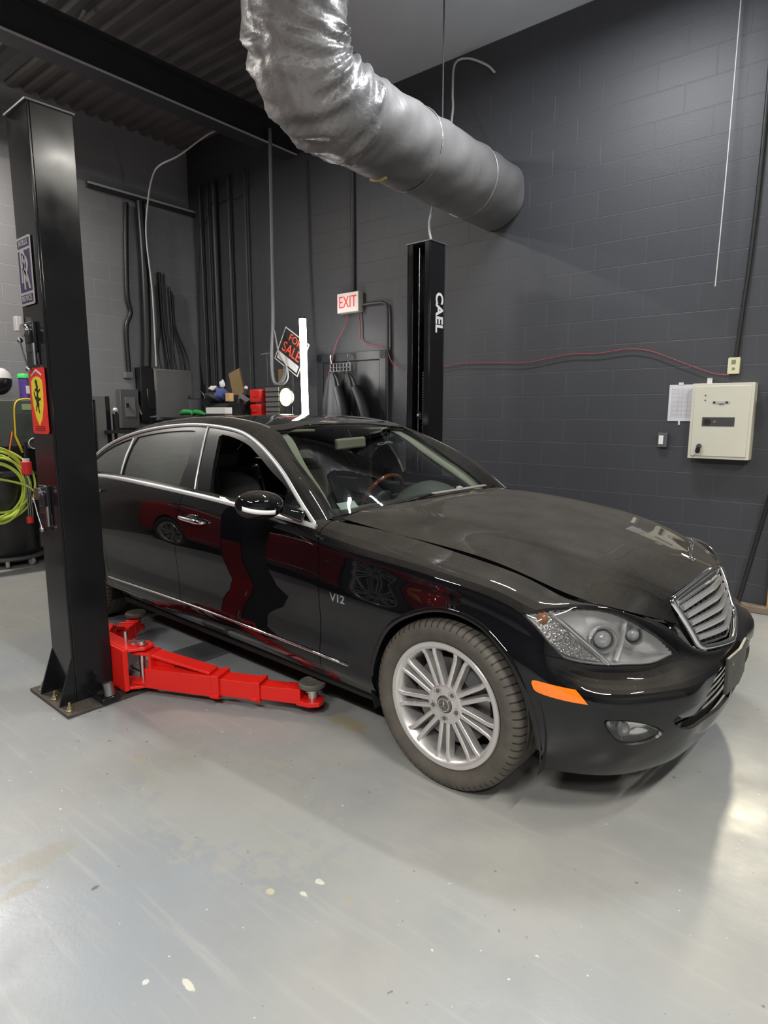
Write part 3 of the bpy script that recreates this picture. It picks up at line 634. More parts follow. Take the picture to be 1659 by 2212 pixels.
def car_details(root,D,interior=True):
    for mir in (False,True):
        mx=-1 if mir else 1; mv=lambda p:(p[0],p[1]*mx,p[2])
        # ---- headlight
        hl=D['hl']; nav=np.array([.62,-.76,.16]); nav/=np.linalg.norm(nav)
        m=MB(); loftrings(m,[ringpts(hl,SD,-.001,1,(0,0,0),mir),ringpts(hl,SD,-.004,.975,(0,0,0),mir),ringpts(hl,SD,-.020,.955,(0,0,0),mir)],cap=False)
        hs=m.build('headlight','lamp rim',root,fixn=False,smooth=50)
        m=MB(); loftrings(m,[ringpts(hl,SD,-.012,.965,(0,0,0),mir),ringpts(hl,SD,-.045,.92,(0,0,0),mir),ringpts(hl,SD,-.07,.80,(0,0,0),mir),ringpts(hl,SD,-.075,.45,(0,0,0),mir),ringpts(hl,SD,-.078,.04,(0,0,0),mir)])
        m.build('reflector_bowl','lamp bowl',hs,smooth=40)
        Patch().cut(SD,inset(hl,.985),off=.000,rim=0,flip=FS,mirror=mir,step=.03).build('lens','clear lens',hs)
        def bez(name,c,r,dep,mt,ln=True):
            C=np.array(c)-nav*dep; z=Vector(nav*np.array([1,mx,1])); M=Matrix.Translation(Vector(mv(C)))@z.to_track_quat('Z','Y').to_matrix().to_4x4()
            b=MB(); b.M=M; b.lathe([(r*1.12,-.02),(r*1.16,.012),(r*1.06,.018),(r*.98,.010),(r*.80,-.012),(r*.78,-.03)],40); o=b.build(name,mt,hs,smooth=50)
            if ln: b=MB(); b.M=M; b.ball((0,0,-.012),(r*.80,r*.80,.024),28,14); b.build('projector_lens','lamp glass',o,smooth=60)
            return o
        bez('projector',(.552,-.705,.683),.041,.045,'lamp chrome'); bez('projector',(.622,-.604,.690),.032,.045,'lamp chrome')
        # turn-signal compartment: stippled reflector, amber bulb, bright divider
        tp=SD.inv([(.34,-.87,.778),(.385,-.83,.792),(.44,-.80,.74),(.50,-.77,.67),(.555,-.72,.612),(.505,-.775,.622),(.455,-.82,.645),(.40,-.86,.70),(.36,-.872,.742)])
        Patch().cut(SD,inset([tuple(x) for x in tp],.96),off=-.034,rim=.01,flip=FS,mirror=mir,step=.02).build('turn_signal_reflector','stippled reflector',hs)
        C=np.array((.378,-.846,.762))-nav*.022; b=MB(); b.ball(mv(C),(.020,.014,.022),20,12); b.build('turn_bulb','amber bulb',hs)
        dv=[(.388,-.824,.797),(.43,-.805,.755),(.48,-.775,.705),(.53,-.74,.655),(.572,-.705,.605)]; dq=SD.inv(dv); p=SD(dq[:,0],dq[:,1]); n=SD.n(dq[:,0],dq[:,1])*FN_
        strip([mv(x) for x in p-n*.022],[mv(x) for x in n],.017,.008).build('divider_bar','lamp chrome',hs,smooth=60)
        cr=[(.60,-.61,.765),(.612,-.64,.72),(.615,-.665,.67),(.60,-.69,.62)]; dq=SD.inv(cr); p=SD(dq[:,0],dq[:,1]); n=SD.n(dq[:,0],dq[:,1])*FN_
        strip([mv(x) for x in crom(p-n*.03,4)],[mv(x) for x in np.repeat(n,4,0)[:13]],.014,.012).build('eyebrow_bar','lamp white',hs,smooth=60)
        # ---- side marker, fog lamp
        mk=D['MK']
        Patch().cut(SD,inset(mk,.97),off=.001,rim=.012,flip=FS,mirror=mir,step=.02).build('side_marker','amber lens',root)
        fg=D['FG']; m=MB(); loftrings(m,[ringpts(fg,SD,.003,1.03,(0,0,0),mir),ringpts(fg,SD,-.006,.95,(0,0,0),mir),ringpts(fg,SD,-.02,.9,(0,0,0),mir)],cap=False); fo=m.build('fog_lamp','satin black',root,fixn=False,smooth=50)
        m=MB(); loftrings(m,[ringpts(fg,SD,-.010,.94,(0,0,0),mir),ringpts(fg,SD,-.035,.80,(0,0,0),mir),ringpts(fg,SD,-.05,.5,(0,0,0),mir),ringpts(fg,SD,-.052,.04,(0,0,0),mir)]); m.build('fog_reflector','lamp chrome',fo,smooth=50)
        Patch().cut(SD,inset(fg,.95),off=-.004,rim=0,flip=FS,mirror=mir,step=.02).build('fog_lens','clear lens',fo)
        C=np.array((.655,-.757,.403))-np.array([.72,-.69,0])*.022; MB().ball(mv(C),(.022,.022,.026),20,12).build('fog_projector','lamp glass',fo,smooth=60)
        # ---- door mirror (only the near one is on the car)
        if mir: continue
        cx,cy,cz=-.925,-1.045,1.063
        m=MB()
        vs=[];fs=[];nu,nv=28,16
        for j in range(nv+1):
            for i in range(nu):
                a=2*pi*i/nu; b=pi*j/nv; r=sin(b)**.75
                x=.080*r*cos(a); z=.066*r*sin(a); y=-.125*cos(b)
                if x<0: x*=.55
                z*=1-.25*(y/.125)*.5; z+= -.008*(y/.125)
                vs.append((cx+x-.10*(abs(y)/.125)**2*.22,(cy+y)*mx,cz+z))
        for j in range(nv):
            for i in range(nu): fs.append((j*nu+i,j*nu+(i+1)%nu,(j+1)*nu+(i+1)%nu,(j+1)*nu+i))
        mo=m.add(vs,fs).build('door_mirror','black paint' if root.get('paint') is None else root['paint'],root,smooth=70)
        MB().lathe([(0,0)],3) if False else None
        m=MB(); m.ball((cx-.044,cy*mx,cz),(.006,.10,.052),24,12); m.build('mirror_glass','mirror',mo,smooth=60)
        m=MB(); vs=[];fs=[]; K=18
        for i in range(K+1):
            y=-.118+.135*i/K; t=y/.125; rr=max(0,1-t*t)**.375; xx=.080*rr*cos(R(-28)); zz=-.066*rr*sin(R(28))
            for (ex,ez) in ((1.02,-.010),(1.05,.010)): vs.append((cx+xx*ex+.001-.022*t*t,(cy+y)*mx,cz+zz+ez-.008*t+.004))
        for i in range(K): fs.append((2*i,2*i+2,2*i+3,2*i+1))
        m.add(vs,fs).build('turn_indicator','lamp white',mo,smooth=60,solid=.006)
        m=MB(); m.bar((-.90,-.955*mx,1.035),(-.835,-.875*mx,1.005),.085,.045,w2=.14,h2=.06); m.build('mirror_foot','piano black',mo,bevel=.012)
        # triangle cover at the front of the window
        Patch().cut(GL,[(-.80,.985),(-.85,1.02),(-.92,1.07),(-.975,1.105),(-1.0,1.08),(-1.0,1.01),(-.95,.995)],off=.0,rim=.008,flip=FG_,mirror=mir,step=.04).build('mirror_sail','piano black',root)
    # ---- grille
    Lt=Vector((.652,-.362,.777)); Lb=Vector((.748,-.285,.585)); Ct=Vector((.695,0,.832)); Cb=Vector((.798,0,.550))
    def G(s,t,off=0):
        L=Lt.lerp(Lb,t); C_=Ct.lerp(Cb,t); bow=.006*sin(pi*t); a=abs(s)**1.3
        return (C_.x+(L.x-C_.x)*a+bow+off, L.y*abs(s)*(1 if s>0 else -1), C_.z+(L.z-C_.z)*a+off*.25)
    gr=bpy.data.objects.new('grille',None); COL.objects.link(gr); gr.parent=root; gr.location=(0,0,0)
    lp=[]
    lp+=[G(s,.012,.004) for s in np.linspace(-.985,.985,25)]
    lp+=[G(.995,t,.004) for t in np.linspace(.05,.90,12)]
    lp+=[G(.96,.955,.004),G(.89,.985,.004)]
    lp+=[G(s,.99,.006) for s in np.linspace(.78,-.78,21)]
    lp+=[G(-.89,.985,.004),G(-.96,.955,.004)]
    lp+=[G(-.995,t,.004) for t in np.linspace(.90,.05,12)]
    vs=[];fs=[];n=len(lp); cen=Vector((.74,0,.68)); prof=[(-.011,-.012),(-.012,.004),(-.005,.011),(.006,.010),(.012,.003),(.011,-.012)]
    for i in range(n):
        a=Vector(lp[i-1]);b=Vector(lp[(i+1)%n]);t=(b-a).normalized(); nf=Vector((.9,0,.42)); nf=(nf-t*nf.dot(t)).normalized(); sd=t.cross(nf)
        for u,v in prof: vs.append(Vector(lp[i])+sd*u+nf*v)
    for i in range(n):
        for k in range(6): fs.append((i*6+k,i*6+(k+1)%6,((i+1)%n)*6+(k+1)%6,((i+1)%n)*6+k))
    MB().add(vs,fs).build('grille_frame','chrome',gr,smooth=60)
    # inner frame
    lp2=[G(s,.17,-.012) for s in np.linspace(-.87,.87,19)]+[G(.875,t,-.012) for t in np.linspace(.25,.86,8)]+[G(s,.925,-.012) for s in np.linspace(.80,-.80,17)]+[G(-.875,t,-.012) for t in np.linspace(.86,.25,8)]
    MB().tube(lp2,.0055,8,close=True).build('inner_frame','chrome',gr,smooth=60)
    vs=[G(s,t,o) for t,o in ((.05,.000),(.155,-.006)) for s in np.linspace(-.93,.93,21)]; MB().add(vs,[(i,i+1,22+i,21+i) for i in range(20)]).build('top_panel','chrome',gr,smooth=60,fixn=False,solid=.004)
    for t in (.245,.385,.525,.665,.805):
        vs=[];fs=[];ss=np.linspace(-.87,.87,25)
        for s_ in ss:
            p=Vector(G(s_,t,-.006)); 
            for (a,b) in ((-.010,.009),(.003,.0115),(.010,.004),(.008,-.008),(-.008,-.010)): vs.append(p+Vector((a,0,b)))
        for i in range(24):
            for k in range(5): fs.append((i*5+k,i*5+(k+1)%5,(i+1)*5+(k+1)%5,(i+1)*5+k))
        fs+=[(0,1,2,3,4),(120,121,122,123,124)]
        MB().add(vs,fs).build('slat','slat chrome',gr,smooth=50)
    m=MB()
    for s_ in np.linspace(-.8,.8,12):
        m.bar(G(s_,.16,-.028),G(s_,.93,-.028),.004,.014)
    m.build('grille_fins','grille grey',gr)
    vs=[G(s_,t,-.05) for t in (.03,.5,.98) for s_ in np.linspace(-.93,.93,15)]; MB().add(vs,[(r_*15+i,r_*15+i+1,(r_+1)*15+i+1,(r_+1)*15+i) for r_ in range(2) for i in range(14)]).build('grille_back','underbody black',gr,fixn=False)
    # panel between grille and headlights
    for mx in (1,-1):
        vs=[(.660,-.395*mx,.71),(.695,-.35*mx,.66),(.735,-.30*mx,.58),(.705,-.345*mx,.56),(.695,-.40*mx,.60),(.672,-.41*mx,.65)]; MB().add(vs,[(0,1,2,3,4,5)]).build('grille_surround','piano black',root,fixn=False,solid=.006)
    # ---- star on the bonnet
    st=bpy.data.objects.new('bonnet_star',None); COL.objects.link(st); st.parent=root; st.location=(.622,0,.866)
    m=MB(); m.lathe([(0,.012),(.006,.012),(.009,.006),(.017,.003),(.018,-.004),(0,-.004)],24); m.cyl((0,0,.005),(0,0,.022),.003,.0025,8); m.build('star_base','chrome',st,smooth=50)
    m=MB(); m.tube([(-.004,.031*cos(t),.051+.031*sin(t)) for t in np.linspace(0,2*pi,40,endpoint=False)],.0027,8,close=True)
    for k in range(3):
        a=pi/2+k*2*pi/3; c=Vector((-.004,0,.051)); e=Vector((-.004,.030*cos(a),.051+.030*sin(a))); s1=Vector((0,-sin(a),cos(a)))*.0042
        m.add([c+s1,c-s1,e,c+Vector((.004,0,0)),c-Vector((.004,0,0))],[(0,3,2),(3,1,2),(0,2,4),(1,4,2)])
    m.build('star_ring','chrome',st,smooth=40)
    # ---- plate holder
    m=MB(); m.M=Matrix.Translation((.832,0,.45)); 
    m.add([(0,-.158,-.075),(.012,0,-.075),(0,.158,-.075),(0,-.158,.075),(.012,0,.075),(0,.158,.075),(-.014,-.158,-.075),(-.004,0,-.075),(-.014,.158,-.075),(-.014,-.158,.075),(-.004,0,.075),(-.014,.158,.075)],[(0,1,4,3),(1,2,5,4),(6,9,10,7),(7,10,11,8),(3,4,10,9),(4,5,11,10),(0,6,7,1),(1,7,8,2),(0,3,9,6),(2,8,11,5)])
    po=m.build('plate_holder','holder plastic',root,bevel=.003)
    for yy in (-.135,.135): MB().cyl((.838,yy,.502),(.843,yy,.502),.006,n=12).build('plate_screw','chrome',po)
    # intake grille mesh, vane
    m=MB()
    for zz in np.arange(.335,.50,.026): m.tube([(.715,-.50,zz),(.755,-.32,zz),(.775,0,zz),(.755,.32,zz),(.715,.50,zz)],.004,6,smooth=4)
    m.build('intake_mesh','satin black',root)
    for mir in (False,True):
        vn=SD.inv([(.772,-.572,.424),(.805,-.465,.436),(.812,-.30,.446),(.805,-.345,.405),(.790,-.46,.395),(.775,-.54,.408)])
        Patch().cut(SD,[tuple(x) for x in vn],off=-.010,rim=.03,flip=FS,mirror=mir,step=.03).build('intake_vane','vane grey',root)
    for sg,j in ((1,2),(-1,6)):
        uu=np.linspace(RF.ku[4]+.02,RF.ku[8],40); vv=np.full(40,RF.kv[j]); pp=RF(uu,vv); nn_=RF.n(uu,vv)*(-1 if FR else 1)
        strip([tuple(x) for x in pp],[tuple(x) for x in nn_],.012,.004).build('roof_moulding','rod dark',root,smooth=60)
    # ---- wipers and cowl
    m=MB(); L0=[tuple(RF(RF.ku[0]-.0+.0,v)[0]+np.array([.012,0,-.004])) for v in np.linspace(RF.kv[1]+.03,RF.kv[7]-.03,25)]; L1=[(x+.055,y,z-.030) for x,y,z in L0]
    MB().add(L0+L1,[(i,i+1,26+i,25+i) for i in range(24)]).build('cowl_panel','satin black',root,fixn=False,solid=.004)
    wp=MB(); wp.bar((-.670,.44,1.043),(-.660,-.10,1.046),.026,.010); wo=wp.build('wiper_arm','wiper grey',root,bevel=.004)
    MB().ball((-.672,.17,1.05),(.020,.022,.014),16,8).build('wiper_pivot','wiper grey',wo,smooth=60)
    wp=MB(); wp.bar((-.70,-.64,1.000),(-.70,-.02,1.036),.018,.010); wo=wp.build('wiper_arm','satin black',root,bevel=.003)
    # ---- badge
    for mx in (1,-1):
        M=Matrix.Translation((-.553,-.9375*mx,.672))@(Matrix.Rotation(0 if mx>0 else pi,4,'Z'))@Matrix.Rotation(pi/2,4,'X')
        MB().text('V12',.050,.005,M,1.12,bold=.0011).build('engine_badge','chrome',root,smooth=0)
    # ---- inspection sticker inside the windscreen
    sk=RF.inv([(-.878,-.615,1.030),(-.853,-.515,1.038),(-.815,-.522,1.008),(-.842,-.618,1.000)])
    s1=Patch().cut(RF,[tuple(x) for x in sk],off=-.0045,rim=0,flip=FR,step=.05).build('windscreen_sticker','sticker',root)
    if not interior: return
    # ---- cabin
    m=MB()
    xs=[-1.25,-1.16,-1.02,-.88,-.76]; 
    vs=[];fs=[];ys=np.linspace(-.70,.70,29)
    for y in ys:
        hump=math.exp(-((y-.36)/.17)**4)
        prof=[(-1.22,.62),(-1.20,.80),(-1.18,.90),(-1.13-.02*hump,.945+.065*hump),(-1.05,.955+.095*hump),(-.96,.96+.075*hump),(-.86,.965+.02*hump),(-.76,.955),(-.72,.93)]
        vs+=[(x,y*(1 if x<-.8 else .96),z) for x,z in prof]
    for i in range(28):
        for k in range(8): fs.append((i*9+k,i*9+k+1,(i+1)*9+k+1,(i+1)*9+k))
    m.add(vs,fs).build('dashboard','dash grey',root,smooth=60,fixn=False)
    sw=bpy.data.objects.new('steering_wheel',None); COL.objects.link(sw); sw.parent=root; sw.location=(-1.42,.36,.905); sw.rotation_euler=(0,R(-65),0)
    MB().tube([(.175*cos(t),.19*sin(t),0) for t in np.linspace(0,2*pi,48,endpoint=False)],.0155,12,close=True).build('wheel_rim','burl wood',sw,smooth=60)
    m=MB(); m.ball((0,0,.0),(.06,.085,.03),20,10); m.bar((0,.06,0),(0,.18,0),.04,.014); m.bar((0,-.06,0),(0,-.18,0),.04,.014); m.bar((-.04,0,0),(-.17,0,0),.05,.014); m.build('wheel_hub','black leather',sw,bevel=.004)
    for y in (-.37,.37):
        se=bpy.data.objects.new('front_seat',None); COL.objects.link(se); se.parent=root; se.location=(-1.75,y,.30)
        m=MB(); m.box((-.28,-.25,.0),(.28,.25,.22)); m.build('seat_cushion','black leather',se,bevel=.05,sub=0)
        m=MB(); m.bar((-.22,0,.14),(-.44,0,.78),.50,.14,upv=(1,0,.3)); m.build('seat_back','black leather',se,bevel=.05)
        m=MB(); m.bar((-.45,0,.80),(-.47,0,.93),.25,.09,upv=(1,0,.1)); h=m.build('headrest','black leather',se,bevel=.035)
    for y in (-.37,.37):
        m=MB(); m.bar((-3.02,y,.62),(-3.18,y,1.02),.56,.14,upv=(1,0,.3)); s2=m.build('rear_seat_back','black leather',root,bevel=.04)
        m=MB(); m.bar((-3.16,y,1.03),(-3.17,y,1.13),.24,.08,upv=(1,0,.1)); m.build('rear_headrest','black leather',s2,bevel=.03)
    m=MB(); m.box((-3.0,-.62,.30),(-2.5,.62,.52)); m.build('rear_bench','black leather',root,bevel=.04)
    MB().box((-3.35,-.72,.24),(-.60,.72,.27)).build('cabin_floor','carpet black',root)
    MB().box((-3.70,-.66,.98),(-3.15,.66,1.0)).build('parcel_shelf','carpet black',root)
    MB().box((-2.3,-.12,.27),(-1.05,.12,.62)).build('centre_console','black leather',root,bevel=.03)
    m=MB(); m.bar((-1.375,-.13,1.285),(-1.355,.11,1.295),.030,.068); mo=m.build('interior_mirror','visor beige',root,bevel=.012)
    MB().cyl((-1.37,0,1.32),(-1.40,0,1.375),.010).build('mirror_stalk','satin black',mo)
    v=RF.kv; ku=RF.ku; f=[(.03,.015),(ku[9],.015),(ku[9],v[-1]-.015),(.03,v[-1]-.015)]
    cutA=[(.045,v[2]+.05),(.05,v[4]),(.045,v[6]-.05),(ku[2],v[6]-.09),(ku[4]+.03,v[6]-.12),(ku[4]+.05,v[4]),(ku[4]+.03,v[2]+.12),(ku[2],v[2]+.09)]
    side=lambda s_:[(.06,v[0]+.0)] 
    Patch().cut(RF,f,[cutA],off=-.035,rim=0,flip=FR,step=.06).build('headliner','headliner beige',root)
    for y in (-.40,.40):
        MB().bar((-1.50,y-.16,1.372),(-1.50,y+.16,1.372),.14,.016).build('sun_visor','visor beige',root,bevel=.006)
    for s_ in (-1,1):
        m=MB(); m.bar((-1.84,.655*s_,1.33),(-1.98,.80*s_,.55),.10,.03,upv=(0,1,0)); m.build('pillar_trim','dash grey',root,bevel=.01)
        m=MB(); m.tube([(-1.86,.64*s_,1.22),(-1.90,.62*s_,1.0),(-1.80,.60*s_,.55)],.012,6); m.build('seat_belt','satin black',root)
        m=MB(); m.box((-2.85,.80*s_-.03,.35),(-.95,.80*s_+.03,.965)); m.build('door_trim','black leather',root,bevel=.02)
# ================================================================ CAR MATERIALS AND ASSEMBLY
mat('chrome',(.82,.82,.83),.06,1); mat('rod dark',(.10,.10,.10),.25); mat('trim bright',(.78,.78,.79),.30,.55); mat('lamp chrome',(.92,.92,.91),.14,.9); mat('slat chrome',(.72,.72,.73),.22,.75); mat('satin black',(.009,.009,.010),.3); mat('piano black',(.006,.006,.007),.08,coat=1)
mat('underbody black',(.006,.006,.006),.8); mat('lamp rim',(.05,.05,.055),.25); mat('lamp bowl',(.97,.97,.96),.38,.4,noise=.08,nscale=30,bump=.10); mat('lamp white',(.88,.88,.87),.28,.0); mat('lamp glass',(.80,.82,.84),.08,.2,coat=1)
mat('amber lens',(.90,.20,.005),.22,coat=.8,noise=.1,nscale=60); mat('amber bulb',(.30,.14,.06),.2,coat=.5); mat('red lens',(.30,.005,.005),.1,coat=1); mat('alloy',(.74,.72,.70),.32,.75,noise=.08,nscale=12); mat('dark alloy',(.22,.21,.20),.35,.8); mat('brake steel',(.28,.27,.26),.4,.9,noise=.2,nscale=20); mat('caliper',(.10,.10,.10),.5)
mat('grille grey',(.10,.10,.10),.5); mat('holder plastic',(.055,.052,.045),.45,noise=.15,nscale=12); mat('vane grey',(.12,.12,.125),.35); mat('wiper grey',(.26,.25,.23),.45); mat('dash grey',(.11,.115,.10),.6,noise=.1,nscale=60); mat('burl wood',(.18,.045,.012),.12,coat=1,noise=.5,nscale=14); mat('black leather',(.055,.055,.056),.33,bump=.1,nscale=60); mat('carpet black',(.012,.012,.012),.9); mat('visor beige',(.42,.40,.31),.7); mat('headliner beige',(.44,.43,.34),.8); mat('mirror',(.8,.8,.8),.02,1)
mat('sticker',(.60,.68,.64),.6)
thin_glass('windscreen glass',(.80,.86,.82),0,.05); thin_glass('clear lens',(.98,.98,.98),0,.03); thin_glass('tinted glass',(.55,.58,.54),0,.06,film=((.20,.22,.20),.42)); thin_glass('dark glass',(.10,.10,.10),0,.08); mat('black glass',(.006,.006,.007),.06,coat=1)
m_,N,L,b=nodes('stippled reflector'); tc=N.new('ShaderNodeTexCoord'); b.inputs['Base Color'].default_value=(.88,.87,.85,1); b.inputs['Metallic'].default_value=.8; b.inputs['Roughness'].default_value=.15
vo=N.new('ShaderNodeTexVoronoi'); vo.inputs['Scale'].default_value=95; L.new(tc.outputs['Object'],vo.inputs['Vector']); bp=N.new('ShaderNodeBump'); bp.inputs['Strength'].default_value=.9; bp.inputs['Distance'].default_value=.012; L.new(vo.outputs['Distance'],bp.inputs['Height']); L.new(bp.outputs[0],b.inputs['Normal'])
# tyre: radial sipes on the tread, dusty sidewall
m_,N,L,b=nodes('tire rubber'); tc=N.new('ShaderNodeTexCoord'); sp=N.new('ShaderNodeSeparateXYZ'); L.new(tc.outputs['Object'],sp.inputs[0])
an=math_(N,L,'ARCTAN2',sp.outputs[2],sp.outputs[0]); rr=math_(N,L,'SQRT',math_(N,L,'ADD',math_(N,L,'POWER',sp.outputs[0],2),math_(N,L,'POWER',sp.outputs[2],2)))
sl=math_(N,L,'SINE',math_(N,L,'ADD',math_(N,L,'MULTIPLY',an,68.0),math_(N,L,'MULTIPLY',sp.outputs[1],26.0)))
on=math_(N,L,'MULTIPLY',math_(N,L,'GREATER_THAN',rr,.316),math_(N,L,'GREATER_THAN',math_(N,L,'ABSOLUTE',sp.outputs[1]),.066))
gr_=math_(N,L,'MULTIPLY',math_(N,L,'GREATER_THAN',sl,.82),on)
nz=noise_(N,L,tc.outputs['Object'],16,5); c0=mix_(N,L,ramp_(N,L,nz,.3,.75),(.062,.054,.044),(.10,.088,.072)); L.new(mix_(N,L,gr_,c0,(.012,.011,.010)),b.inputs['Base Color']); b.inputs['Roughness'].default_value=.62
bp=N.new('ShaderNodeBump'); bp.inputs['Strength'].default_value=1; bp.inputs['Distance'].default_value=.006; bp.invert=True; L.new(gr_,bp.inputs['Height']); L.new(bp.outputs[0],b.inputs['Normal'])
mat('steel',(.35,.35,.36),.35,1,noise=.2); mat('kerb',(.22,.17,.13),.85,noise=.3,nscale=12,bump=.3); mat('raw wood',(.42,.24,.10),.6,noise=.2,nscale=9)
paint('black paint',(.0035,.0035,.0045),.30); paint('red paint',(.42,.006,.008),.08)
STAINS=[(-0.846,-2.120,0.050,0.160,(.27,.25,.20),0.60),(-0.750,-2.199,0.030,0.070,(.24,.22,.17),0.60),(-0.048,-1.654,0.018,0.010,(.60,.59,.50),0.90),(-0.044,-1.587,0.020,0.011,(.60,.59,.50),0.90),(-0.134,-1.711,0.014,0.012,(.50,.46,.32),0.90),(-0.058,-2.061,0.028,0.010,(.60,.59,.50),0.90),(-0.148,-2.129,0.010,0.012,(.60,.60,.55),0.90),(-0.574,-2.051,0.010,0.014,(.10,.09,.07),0.80),(-0.669,-0.771,0.130,0.055,(.33,.28,.15),0.70),(-1.169,-1.562,0.025,0.020,(.36,.30,.20),0.70),(0.082,-1.584,0.010,0.012,(.36,.31,.22),0.80),(-0.604,-1.502,0.550,0.300,(.35,.34,.29),0.45)]
wall_mat('wall back',0,(.047,.049,.056)); wall_mat('wall side',1,(.23,.23,.24)); floor_mat()
mat('ceiling dark',(.13,.122,.12),.7,noise=.2,nscale=3); mat('ceiling board',(.76,.80,.86),.75,noise=.12,nscale=2,bump=.1)
mat('edge highlight',(.50,.50,.50),.4); mat('beam black',(.04,.04,.044),.38,noise=.2,nscale=8); mat('door black',(.028,.030,.034),.4,noise=.15,nscale=6,bump=.05)  # pale edge tone stands in for light catching beam and ledge
X0,X1,Y0,Y1,ZC=-6.35,6.0,-8.2,2.45,4.68
def struct(mb,name,m,loc=(0,0,0),**k):
    o=mb.build(name,m,None,**k); o.location=RP(*loc); o.rotation_euler=(0,0,PS); o['kind']='structure'; return o
m=MB(); m.box((X0,Y0,-.1),(X1,Y1,0)); struct(m,'floor','painted floor',smooth=0)
m=MB(); m.box((X0-.2,Y1,0),(X1+.2,Y1+.2,5.2)); struct(m,'wall_back','wall back',smooth=0)
m=MB(); m.box((X0-.2,Y0,0),(X0,Y1,4.13)); m.box((X0-.2,Y0,4.13),(X0-.10,Y1,5.2)); struct(m,'wall_left','wall side',smooth=0)
m=MB(); m.box((X1,Y0,0),(X1+.2,Y1,5.2)); struct(m,'wall_right','wall side',smooth=0)
m=MB(); m.box((X0-.2,Y0-.2,0),(X1+.2,Y0,5.2)); struct(m,'wall_front','wall back',smooth=0)
# corrugated deck: ribs run across the building
m=MB(); vs=[];fs=[];x=X0-.2;i=0;z=ZC+.22
pr=[]
y=Y0-.2
while y<Y1+.2:
    pr+=[(y,z),(y+.06,z),(y+.085,z+.045),(y+.145,z+.045)]; y+=.17
n=len(pr)
vs=[(X0-.2,a,b) for a,b in pr]+[(X1+.2,a,b) for a,b in pr]; fs=[(i,i+1,n+i+1,n+i) for i in range(n-1)]
m.add(vs,fs); m.box((X0-.2,Y0-.2,z+.06),(X1+.2,Y1+.2,z+.12)); struct(m,'ceiling','ceiling dark',smooth=0)
m=MB(); m.box((-2.95,1.05,ZC),(X1,Y1,ZC+.05)); m.box((-2.95,1.05,ZC+.05),(X1,1.09,ZC+.22)); m.box((-2.95,1.09,ZC+.05),(-2.91,Y1,ZC+.22)); struct(m,'trim_1','ceiling board',smooth=0)
m=MB(); bx_=-4.43
m.box((bx_-.10,Y0,4.35),(bx_+.10,Y1,4.365)); m.box((bx_-.008,Y0,4.365),(bx_+.008,Y1,4.66)); m.box((bx_-.10,Y0,4.66),(bx_+.10,Y1,4.675)); bo=struct(m,'trim_2','beam black',smooth=0)
MB().box((bx_+.10,Y0,4.349),(bx_+.105,Y1,4.367)).build('flange_highlight','edge highlight',bo,smooth=0)  # pale strip paints a bright highlight along the beam's lower flange
for k,yy in enumerate((-3.4,-.2)):
    m=MB(); m.box((X0-.1,yy-.05,4.5),(bx_-.1,yy+.05,4.51)); m.box((X0-.1,yy-.05,4.66),(bx_-.1,yy+.05,4.67)); m.box((X0-.1,yy-.005,4.51),(bx_-.1,yy+.005,4.66)); struct(m,'trim_%d'%(3+k),'beam black',smooth=0)
# door in the back wall with its frame
m=MB(); m.box((-4.03,Y1-.035,0),(-3.94,Y1+.0,2.13)); m.box((-3.09,Y1-.035,0),(-3.0,Y1,2.13)); m.box((-4.03,Y1-.035,2.04),(-3.0,Y1,2.13)); do=struct(m,'door_1','door black',bevel=.004,smooth=0)
m=MB(); m.box((-3.93,Y1-.02,0.01),(-3.10,Y1+.0,2.03)); m.build('door_leaf','door black',do,bevel=.003,smooth=0)
MB().cyl((-3.84,Y1-.02,1.02),(-3.84,Y1-.07,1.02),.028).build('door_handle','steel',do)
# low kerb and timber jamb where the wall ends
m=MB(); m.prism([(.40,2.40),(.50,2.375),(.75,2.385),(1.2,2.36),(1.9,2.38),(1.9,2.449),(.36,2.449)],.0,.055); struct(m,'baseboard_back','kerb',bevel=.008,smooth=0)
m=MB(); m.box((.635,2.385,.055),(.70,2.449,2.2)); struct(m,'trim_5','raw wood',bevel=.002,smooth=0)
m=MB(); m.box((X0,1.0,4.06),(X0+.05,Y1,4.13)); lo_=struct(m,'trim_6','beam black',smooth=0)
MB().box((X0+.05,1.0,4.10),(X0+.054,Y1,4.125)).build('ledge_highlight','edge highlight',lo_,smooth=0)  # painted highlight: pale strip along the front of the wall ledge
car=thing('saloon_car','black luxury saloon with silver multi-spoke wheels parked between the two lift posts','car',(0,0,0)); car['paint']='black paint'
D=build_car('black paint',car); car_details(car,D)
for cx in (0.0,-3.165):
    make_wheel(car,cx,-.80,-1); make_wheel(car,cx,.80,1)
if 'paint' in car: del car['paint']
# the red car across the bay, seen mirrored in the black doors
red=car.copy(); COL.objects.link(red); red['label']='red car parked across the bay behind the viewer, seen mirrored in the black doors'; red.location=(-1.9,-3.72,0)
def cp(src,par):
    for ch in list(src.children):
        if ch==red: continue
        if ch.name.split('.')[0] in ('dashboard','steering_wheel','headliner','windscreen_sticker','seat_belt','sun_visor','interior_mirror','rear_bench','centre_console','parcel_shelf','pillar_trim','engine_badge'): continue
        c=ch.copy(); COL.objects.link(c); c.parent=par
        if c.type=='MESH' and c.data.materials and c.data.materials[0].name=='black paint':
            c.material_slots[0].link='OBJECT'; c.material_slots[0].material=MATS['red paint']
        cp(ch,c)
cp(car,red)
